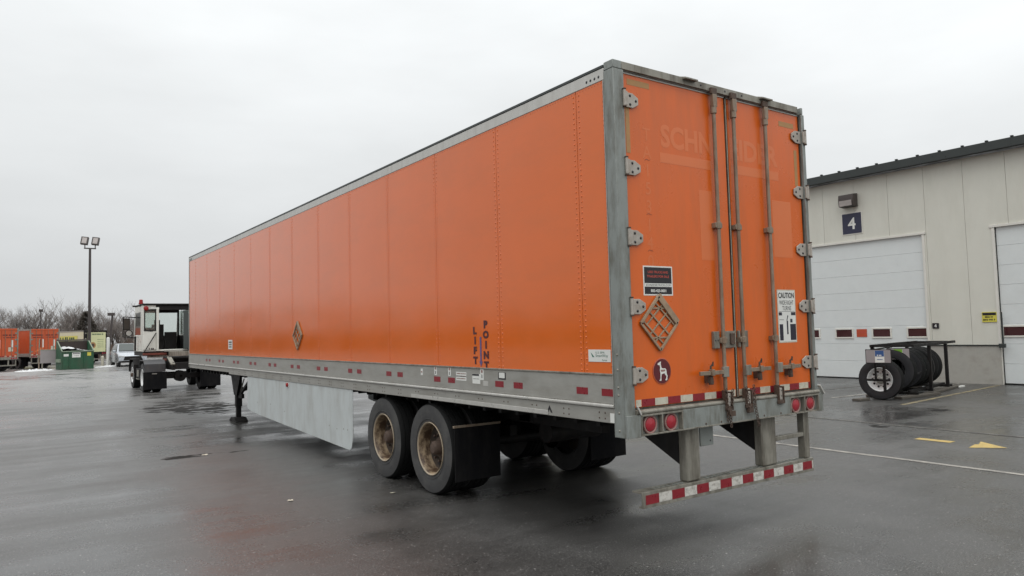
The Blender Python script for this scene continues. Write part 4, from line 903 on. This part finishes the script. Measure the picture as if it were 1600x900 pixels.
# snow along the edge
def snow_strip(name, pts, wd, h, seed):
    rnd = random.Random(seed); b = MB(); vv = []; ff = []; n = 40; K = 9
    for i in range(n + 1):
        t = i / n * (len(pts) - 1); k = min(int(t), len(pts) - 2); p = Vector(pts[k]).lerp(Vector(pts[k + 1]), t - k)
        d = (Vector(pts[k + 1]) - Vector(pts[k])).normalized(); nn = Vector((-d.y, d.x)); e = math.sin(math.pi * min(1, max(0.02, i / n))) ** .4
        hh = h * e * rnd.uniform(.55, 1.15)
        for j in range(K):
            q = j / (K - 1) * 2 - 1; pp = p + nn * q * wd * e * rnd.uniform(.9, 1.1) * .5
            vv.append((pp.x, pp.y, gz(pp.x, pp.y) - .02 + hh * (1 - q * q) * rnd.uniform(.8, 1.1)))
    for i in range(n):
        for j in range(K - 1): ff.append((i * K + j, (i + 1) * K + j, (i + 1) * K + j + 1, i * K + j + 1))
    b.add(vv, ff, 'snow'); return tag(b.build(name), kind='stuff')
snow_strip('snow', [(-3.3, 54.2), (-2.2, 54.3), (-1.0, 54.6)], 1.8, .15, 1)
snow_strip('snow', [(-3.0, 59.5), (-1.6, 60.2), (-.8, 60.5)], 1.6, .25, 2)
snow_strip('snow', [(1.5, 55.9), (2.6, 56.6), (5.5, 58.0)], 1.1, .12, 3)
# thin sign post, grey board
b = MB(); b.bar((0, 0, -.1), (.02, 0, 2.1), .11, .06, 'rod'); b.bar((.022, -.03, 1.55), (.025, -.03, 2.15), .16, .012, 'offwhite'); o = b.build('marker_post'); o.location = (-1.93, 54.2, 0); tag(o, 'thin grey steel marker post standing in the snow left of the dumpster', 'post')
gb = thing('barrier_board', 'plain grey board on short legs beside the left end of the green dumpster', 'barrier', (-1.2, 55.3, .02), R(8))
b = MB(); b.box(-.62, .52, -.03, .03, .45, 1.33, 'plastic_grey'); b.box(-.62, .52, -.04, .04, 1.331, 1.38, 'bin_edge'); b.build('board', gb, .01)
for x in (-.5, .4):
    b = MB(); b.box(x - .05, x + .05, -.25, .25, 0, .06, 'galv'); b.box(x - .04, x + .04, -.028, .028, .061, .449, 'galv'); b.build('leg', gb)
# light pole
LP = thing('light_pole', 'tall dark light pole with two square floodlights behind the dumpster', 'light pole', (1.72, 62.5, gz(1.72, 62.5)))
zb = gz(1.72, 62.5); HT = 9.3 - zb
b = MB(); b.tube([(0, 0, 0), (0, 0, HT)], .13, 'pole', 12, .085); b.lathe([(0, .3), (.45, .3), (.5, .14)], (0, 0, 0), UPV, 'concrete', 16); b.build('pole', LP)
b = MB(); b.bar((-.42, .0, HT + .02), (.42, -.0, HT + .02), .09, .09, 'pole'); b.bar((-.36, 0, HT + .02), (-.36, 0, HT + .35), .07, .07, 'pole'); b.bar((.36, 0, HT + .02), (.36, 0, HT + .35), .07, .07, 'pole'); b.build('crossarm', LP)
for x in (-.38, .38):
    f = thing('floodlight', None, None); f.parent = LP; f.location = (x, 0, HT + .62); f.rotation_euler = (R(-14), R(6), R(-18))
    b = MB(); b.box(-.26, .26, -.1, .14, -.32, .32, 'pole'); b.build('housing', f, .02)
    b = MB(); b.box(-.17, .17, -.112, -.101, -.24, .24, 'lampglass'); b.build('lens', f)
p2 = thing('utility_pole', 'dark slightly leaning wooden pole with a small lamp head behind the silver car', 'pole', (5.2, 81, -.45))
b = MB(); b.tube([(-.25, 0, 0), (.16, 0, 4.95)], .13, 'pole', 10, .10); b.build('pole', p2); b = MB(); b.box(-.28, .36, -.2, .2, 4.95, 5.25, 'pole'); b.build('lamp_head', p2, .03)
p3 = thing('utility_pole', 'thin grey pole rising above the right orange trailer roof in front of the trees', 'pole', (-.03, 103, -.45)); b = MB(); b.tube([(0, 0, 0), (0, 0, 6.2)], .10, 'pole', 8, .07); b.build('pole', p3); b = MB(); b.box(-.22, .22, -.2, .2, 6.2, 6.5, 'pole'); b.build('lamp_head', p3)
b = MB(); b.tube([(0, 0, 0), (0, 0, 2.15)], .11, 'white', 14); b.lathe([(2.15, .11), (2.2, .07), (2.21, .0005)], (0, 0, 0), UPV, 'white', 14); o = b.build('bollard'); o.location = (2.62, 58.6, gz(2.62, 58.6)); tag(o, 'tall white bollard beside the silver car', 'bollard')
b = MB(); b.tube([(0, 0, 0), (0, 0, .75)], .10, 'offwhite', 14); b.lathe([(.75, .10), (.80, .06), (.81, .0005)], (0, 0, 0), UPV, 'offwhite', 14); o = b.build('bollard'); o.location = (2.15, 57.5, gz(2.15, 57.5)); tag(o, 'short off-white bollard between the dumpster and the silver car', 'bollard')

# parked box trailers
def box_trailer(name, label, loc, rz, body, doorm, L_=14.0, H_=3.6, deco=None, group=None):
    t = thing(name, label, 'semi trailer', loc, rz, group); hw = 1.28
    b = MB(); b.box(-hw, hw, .05, L_, 1.22, H_, body)
    for k in range(12):
        for sx in (-1, 1): b.box(min(sx * hw, sx * (hw + .012)), max(sx * hw, sx * (hw + .012)), .5 + k * 1.15, .53 + k * 1.15, 1.3, H_ - .12, body)
    b.build('box_body', t, .01)
    b = MB()
    for sx in (-1, 1): b.box(min(sx * hw, sx * (hw + .02)), max(sx * hw, sx * (hw + .02)), .05, L_ - .02, 1.10, 1.40, 'alu'); b.box(min(sx * hw, sx * (hw + .02)), max(sx * hw, sx * (hw + .02)), .05, L_ - .02, H_ - .12, H_ + .01, 'alu')
    b.build('side_rail', t)
    fr = 'galv' if deco != 'poster' else 'black'
    b = MB(); b.box(-hw - .01, -hw + .1, -.04, .049, 1.0, H_ + .01, fr); b.box(hw - .1, hw + .01, -.04, .049, 1.0, H_ + .01, fr); b.box(-hw + .101, hw - .101, -.04, .049, H_ - .13, H_ + .01, 'far_orange' if deco != 'poster' else 'black'); b.box(-hw + .101, hw - .101, -.06, .049, .98, 1.2, fr); b.build('rear_frame', t, .01)
    for sx in (-1, 1):
        b = MB(); b.box(.012 * sx if sx > 0 else -1.17, 1.17 if sx > 0 else .012 * sx, -.02, .03, 1.21, H_ - .135, doorm)
        for q in (.28, .75): b.tube([(sx * q, -.04, 1.1), (sx * q, -.04, H_ - .1)], .018, 'rod', 6)
        for q in range(4): b.box(sx * 1.10 - .08, sx * 1.10 + .08, -.04, -.0205, 1.5 + q * .55, 1.62 + q * .55, 'galv')
        d = b.build('rear_door', t)
        if deco == 'lines':
            e = MB(); e.scrawl((sx * .58, -.021, 3.05), NR, UPV, 1.0, .15, 'darkred', .002, 11 + sx); e.scrawl((sx * .58, -.021, 2.84), NR, UPV, .9, .09, 'darkred', .002, 21 + sx)
            if sx > 0: e.rect((.80, -.021, 2.25), NR, UPV, .16, .75, 'white', .003); e.rect((.70, -.021, 1.85), NR, UPV, .35, .35, 'offwhite', .003)
            else: e.rect((-.45, -.021, 2.3), NR, UPV, .14, .7, 'black', .003); e.rect((-.16, -.021, 2.3), NR, UPV, .10, .75, 'white', .003); e.plate([(-.38, -.15), (.3, .22), (.38, .1), (-.3, -.27)][::-1], (-.5, -.021, 1.75), NR, UPV, 'ghost', .003)
            e.build('door_graphics', d); e = MB()
            for q in range(6): e.rect((sx * (.12 + q * .19), -.021, 1.28), NR, UPV, .15, .08, ('red', 'offwhite')[q % 2], .003)
            e.build('reflective_tape', d)
    if deco == 'poster':
        e = MB(); e.rect((.08, -.06, 2.28), NR, UPV, 2.0, 2.05, 'poster', .01); e.scrawl((.05, -.07, 3.1), NR, UPV, 1.5, .16, 'bin_green', .002, 3)
        e.lathe([(.012, .0005), (.012, .34)], (-.35, -.06, 1.95), (0, -1, 0), 'tan', 24); e.lathe([(.014, .0005), (.014, .20)], (-.35, -.06, 1.95), (0, -1, 0), 'rusty', 24)
        for k in range(5): e.scrawl((.5, -.07, 2.55 - k * .2), NR, UPV, .7, .05, 'bin_green', .002, k)
        e.build('poster', t)
        e = MB(); e.box(-hw - .016, -hw - .013, 1.0, 12.0, 1.95, 2.98, 'pale_yellow'); e.box(-hw - .016, -hw - .013, 1.0, 12.5, 1.42, 1.9, 'pale_yellow'); e.scrawl((-hw - .016, 5.2, 2.66), (0, -1, 0), UPV, 7.5, .45, 'bin_green', .004, 9); e.build('side_graphics', t)
    b = MB(); b.box(-1.15, 1.15, 0, .08, .45, .55, 'galv'); b.box(-.6, -.5, .01, .09, .551, .98, 'galv'); b.box(.5, .6, .01, .09, .551, .98, 'galv'); b.box(-1.15, -1.07, .01, .07, .551, .97, 'galv'); b.box(1.07, 1.15, .01, .07, .551, .97, 'galv'); b.build('underride_guard', t)
    b = MB()
    for q in range(6): b.lathe([(0, .0005), (.02, .06), (0, .07)], ((-1, 1)[q % 2] * (.75 + .18 * (q // 2)), -.06, 1.09), (0, -1, 0), 'lamp_red', 10)
    b.build('tail_light', t)
    for y in (2.2, 3.45):
        for sx in (-1, 1):
            b = MB(); b.T = Matrix.Translation((sx * 1.0, y, .51)); b.lathe([(-.28, .3), (-.28, .48), (-.24, .51), (.24, .51), (.28, .48), (.28, .3), (.1, .27), (.1, .0005)], (0, 0, 0), (1, 0, 0), 'rubber', 20); b.build('wheel', t)
    b = MB(); b.box(-1.0, 1.0, .3, L_ - .5, 1.0, 1.219, 'black'); b.box(-.6, .6, 1.5, 4.5, .6, .99, 'black'); b.build('underframe', t)
    for sx in (-1, 1):
        b = MB(); b.box(sx * .9 - .06, sx * .9 + .06, L_ - 3.1, L_ - 2.98, .02, 1.0, 'black'); b.box(sx * .9 - .15, sx * .9 + .15, L_ - 3.2, L_ - 2.88, 0, .06, 'black'); b.build('landing_leg', t)
    for sx in (-1, 1):
        b = MB(); b.box(sx * 1.0 - .3, sx * 1.0 + .3, 1.45, 1.46, .2, .98, 'flap'); b.build('mud_flap', t)
    return t
LZ = -.45
th = R(24); rr = Vector((math.cos(th), math.sin(th), 0))
c2 = Vector((-1.9, 75, LZ)) + rr * 1.29; c1 = Vector((-2.82, 70.8, LZ)) - rr * 1.29
box_trailer('parked_trailer', 'faded orange box trailer cut off by the left photo edge, beyond the snow', c1, th, 'far_orange', 'far_orange', deco='lines', group='orange trailers parked beyond the yard edge')
box_trailer('parked_trailer', 'faded orange box trailer behind the thin post and grey board, left of the dumpster', c2, th, 'far_orange', 'far_orange', deco='lines', group='orange trailers parked beyond the yard edge')
th = R(29); rr = Vector((math.cos(th), math.sin(th), 0)); c3 = Vector((3.0, 83.3, LZ)) + rr * 1.29
box_trailer('advert_trailer', 'cream and yellow advertising trailer with a pale poster on its rear, behind the dumpster', c3, th, 'cream', 'black', deco='poster', H_=3.5)

# silver car
SV = thing('parked_car', 'silver sport utility car parked behind the white tractor, front turned towards the yard', 'car', (3.75, 56.9, -.01), R(181))
b = MB(); prof = [(-2.25, .42), (-2.3, .75), (-2.2, 1.05), (-1.6, 1.08), (.75, 1.06), (1.4, 1.0), (2.05, .90), (2.28, .72), (2.3, .42), (1.9, .30), (-1.9, .30)]
n = len(prof); secs = [(-.93, .0, .96), (-.80, .03, 1.0), (.80, .03, 1.0), (.93, .0, .96)]
vv = []; ff = []
for x, dzv, k in secs:
    for y, z in prof: vv.append((x, y * k, z + dzv * (1 if z > .8 else 0)))
for i in range(3):
    for j in range(n): ff.append((i * n + j, (i + 1) * n + j, (i + 1) * n + (j + 1) % n, i * n + (j + 1) % n))
ff.append(tuple(range(n))); ff.append(tuple(range(3 * n, 4 * n))[::-1])
b.add(vv, ff, 'silver'); b.build('body', SV, .03)
b = MB(); lo = [(-2.05, 1.09), (.85, 1.08)]; hi = [(-1.55, 1.68), (-.05, 1.70)]
vv = [(-.86, -2.08, 1.08), (.86, -2.08, 1.08), (.86, .95, 1.06), (-.86, .95, 1.06), (-.66, -1.6, 1.66), (.66, -1.6, 1.66), (.66, -.02, 1.68), (-.66, -.02, 1.68)]
b.add(vv, [(0, 1, 5, 4), (1, 2, 6, 5), (2, 3, 7, 6), (3, 0, 4, 7), (4, 5, 6, 7), (0, 3, 2, 1)], 'silver'); b.build('cabin', SV, .05)
b = MB(); b.add([(.74, .84, 1.12), (-.74, .84, 1.12), (-.60, .05, 1.63), (.60, .05, 1.63)], [(0, 1, 2, 3)], 'glass'); b.T = None
for v in range(4): b.v[v] = b.v[v] + Vector((0, .05, .03))
b.build('windscreen', SV)
for sx in (-1, 1):
    b = MB(); b.add([(sx * .872, -1.9, 1.13), (sx * .872, .70, 1.12), (sx * .70, -.05, 1.60), (sx * .70, -1.55, 1.60)], [(0, 1, 2, 3)], 'glass'); b.build('side_window', SV)
    b = MB(); b.prism([(sx * .50, .78), (sx * .90, .84), (sx * .90, .72), (sx * .52, .70)], 'y', 2.20, 2.29, 'chrome'); b.build('headlight', SV, .01)
    b = MB(); b.box(min(sx * .90, sx * 1.08), max(sx * .90, sx * 1.08), .55, .70, 1.05, 1.20, 'silver'); b.build('mirror', SV, .03)
    for y in (-1.4, 1.4):
        b = MB(); b.T = Matrix.Translation((sx * .82, y, .36)); b.lathe([(-.11, .2), (-.12, .32), (-.08, .36), (.08, .36), (.12, .32), (.11, .2)], (0, 0, 0), (1, 0, 0), 'rubber', 24); w_ = b.build('wheel', SV)
        b = MB(); b.T = Matrix.Translation((sx * .82, y, .36)); b.lathe([(sx * .11, .23), (sx * .09, .2), (sx * .10, .0005)], (0, 0, 0), (1, 0, 0), 'alu', 16); b.build('rim', w_)
b = MB(); b.prism([(-.52, .76), (.52, .76), (.62, .48), (-.62, .48)], 'y', 2.25, 2.32, 'black'); b.prism([(-.8, .44), (.8, .44), (.7, .32), (-.7, .32)], 'y', 2.22, 2.30, 'black'); b.build('grille', SV, .01)

# ------------------------------------------------------------------ trees
def bare_tree(seed, H):
    rnd = random.Random(seed); tr = MB(); cr = MB()
    def grow(p, d, ln, r, lev):
        steps = 3; pts = [p]; q = p.copy(); dd = d.copy()
        for i in range(steps):
            dd = (dd + Vector((rnd.uniform(-.18, .18), rnd.uniform(-.18, .18), rnd.uniform(-.02, .16)))).normalized(); q = q + dd * ln / steps; pts.append(q.copy())
        (tr if lev == 0 else cr).tube(pts, r * (1 if lev < 2 else .8), 'bark', 6 if lev < 2 else 3, r * (.55 if lev < 4 else .3), cap=False)
        if lev >= 4: return
        nb = (6, 4, 4, 4)[lev]
        for k in range(nb):
            t = rnd.uniform(.35, 1.0); a = pts[0].lerp(pts[-1], t) if lev else pts[min(3, 1 + int(t * 2.99))]
            i = min(2, int(t * 3)); a = pts[i].lerp(pts[i + 1], t * 3 - i if t < 1 else 1)
            az = rnd.uniform(0, 2 * math.pi); sp = rnd.uniform(.45, 1.0)
            nd_ = (dd + Vector((math.cos(az) * sp, math.sin(az) * sp, rnd.uniform(-.05, .35)))).normalized()
            grow(a, nd_, ln * rnd.uniform(.50, .75), max(.010, r * .47), lev + 1)
    grow(Vector((0, 0, -.2)), Vector((rnd.uniform(-.1, .1), rnd.uniform(-.1, .1), 1)).normalized(), H * .45, H * .022, 0)
    e = bpy.data.objects.new('bare_tree', None); C.objects.link(e)
    tr.build('trunk', e); cr.build('crown', e); return e
tp = [bare_tree(100 + k, 9.0) for k in range(7)]
rnd = random.Random(77); n_t = 0
TL = 'bare leafless grey-brown tree in the wooded line beyond the parked trailers'
used = set()
def tree_at(x, y, sc_):
    i = rnd.randrange(7); o = tp[i] if i not in used else copy_tree(tp[i]); used.add(i)
    o.location = (x, y, -.5); o.rotation_euler = (0, 0, rnd.uniform(0, 6.28)); o.scale = (sc_ * 1.1, sc_ * 1.1, sc_)
    tag(o, TL, 'tree', 'bare trees of the wooded line')
for row, (y0, cnt) in enumerate(((112, 22), (120, 22), (129, 24))):
    for k in range(cnt):
        x = -14 + k * (44 / cnt) + rnd.uniform(-1.0, 1.0)
        tree_at(x, y0 + rnd.uniform(-3, 3), rnd.uniform(.72, .98) * (1.05 if x < 6 else .96) + row * .03)
for k in range(26):
    t_ = k / 25; tree_at(-16 - 62 * t_ + rnd.uniform(-2, 2), 116 - 52 * t_ ** 1.4 + rnd.uniform(-4, 4), rnd.uniform(.85, 1.15))
for x, y in ((9.3, 115), (10.6, 118), (11.9, 113.5), (8.4, 121), (-.5, 114)): tree_at(x, y, rnd.uniform(.75, .9))
# undergrowth: stuff
b = MB(); rnd = random.Random(5); vv = []; ff = []
def stick(x, y, ln, sp=.55):
    z = -.5; d = Vector((rnd.uniform(-sp, sp), rnd.uniform(-sp, sp), 1)).normalized() * ln
    r_ = rnd.uniform(.018, .04); o = len(vv); a = rnd.uniform(0, 6.28)
    for q in range(3): vv.append((x + r_ * math.cos(a + q * 2.094), y + r_ * math.sin(a + q * 2.094), z))
    vv.append((x + d.x, y + d.y, z + d.z)); ff.extend([(o, o + 1, o + 3), (o + 1, o + 2, o + 3), (o + 2, o, o + 3)])
for k in range(42000):
    x = rnd.uniform(-16, 34); y = rnd.uniform(106, 126); stick(x, y, rnd.uniform(1.4, 3.5) * (.85 + .25 * math.sin(x * .9) * math.sin(x * .33 + 1)))
for k in range(14000):
    t_ = rnd.random(); stick(-16 - 66 * t_ + rnd.uniform(-4, 4), 114 - 54 * t_ ** 1.4 + rnd.uniform(-5, 5), rnd.uniform(1.8, 5.0))
b.add(vv, ff, 'brush'); tag(b.build('undergrowth', smooth=False), kind='stuff')
# conifer behind the light pole
cf = thing('conifer', 'dark cone-shaped evergreen standing right behind the light pole', 'tree', (5.6, 112, -.8))
b = MB(); b.tube([(0, 0, 0), (0, 0, 7.0)], .16, 'bark', 8, .03); b.build('trunk', cf)
b = MB(); rnd = random.Random(8)
for k in range(800):
    h = 1.0 + 5.9 * (k / 800); rad = (7.2 - h) * .50 * rnd.uniform(.6, 1.15); az = rnd.uniform(0, 6.28); o_ = Vector((0, 0, h)); d = Vector((math.cos(az), math.sin(az), rnd.uniform(-.35, .1)))
    e_ = o_ + d * rad
    for j in range(5):
        q = o_.lerp(e_, .35 + .13 * j); sd_ = Vector((-d.y, d.x, 0)) * rnd.uniform(-1, 1) * .22; dn = Vector((0, 0, rnd.uniform(-.25, .05)))
        b.add([q + sd_ * .15 + Vector((0, 0, .05)), q - sd_ * .15, q + sd_ + dn + d * .25, q + d * .2 + Vector((0, 0, .09))], [(0, 1, 2), (0, 2, 3), (1, 3, 2), (0, 3, 1)], 'conifer')
b.build('crown', cf, smooth=False)

# ------------------------------------------------------------------ litter
def leaf(label, x, y, s, mt, seed):
    rnd = random.Random(seed); b = MB(); n = 9; pts = [(math.cos(2 * math.pi * k / n) * s * rnd.uniform(.4, 1), math.sin(2 * math.pi * k / n) * s * rnd.uniform(.4, 1)) for k in range(n)]
    b.add([(0, 0, .012)] + [(a, c, .004 + rnd.uniform(0, .014)) for a, c in pts] + [(0, 0, .003)], [(0, 1 + k, 1 + (k + 1) % n) for k in range(n)] + [(n + 1, 1 + (k + 1) % n, 1 + k) for k in range(n)], mt)
    o = b.build('litter', smooth=False); o.location = (x, y, 0.0); return tag(o, label, 'litter')
leaf('crumpled white paper scrap on open asphalt left of the near wheels', -1.34, 3.98, .05, 'offwhite', 1)
leaf('small white scrap lying on the asphalt just in front of the rear near wheel', -.30, 3.55, .04, 'offwhite', 2)
leaf('pale scrap lying on the dark broken patch left of the trailer skirt', -1.35, 8.1, .07, 'offwhite', 3)
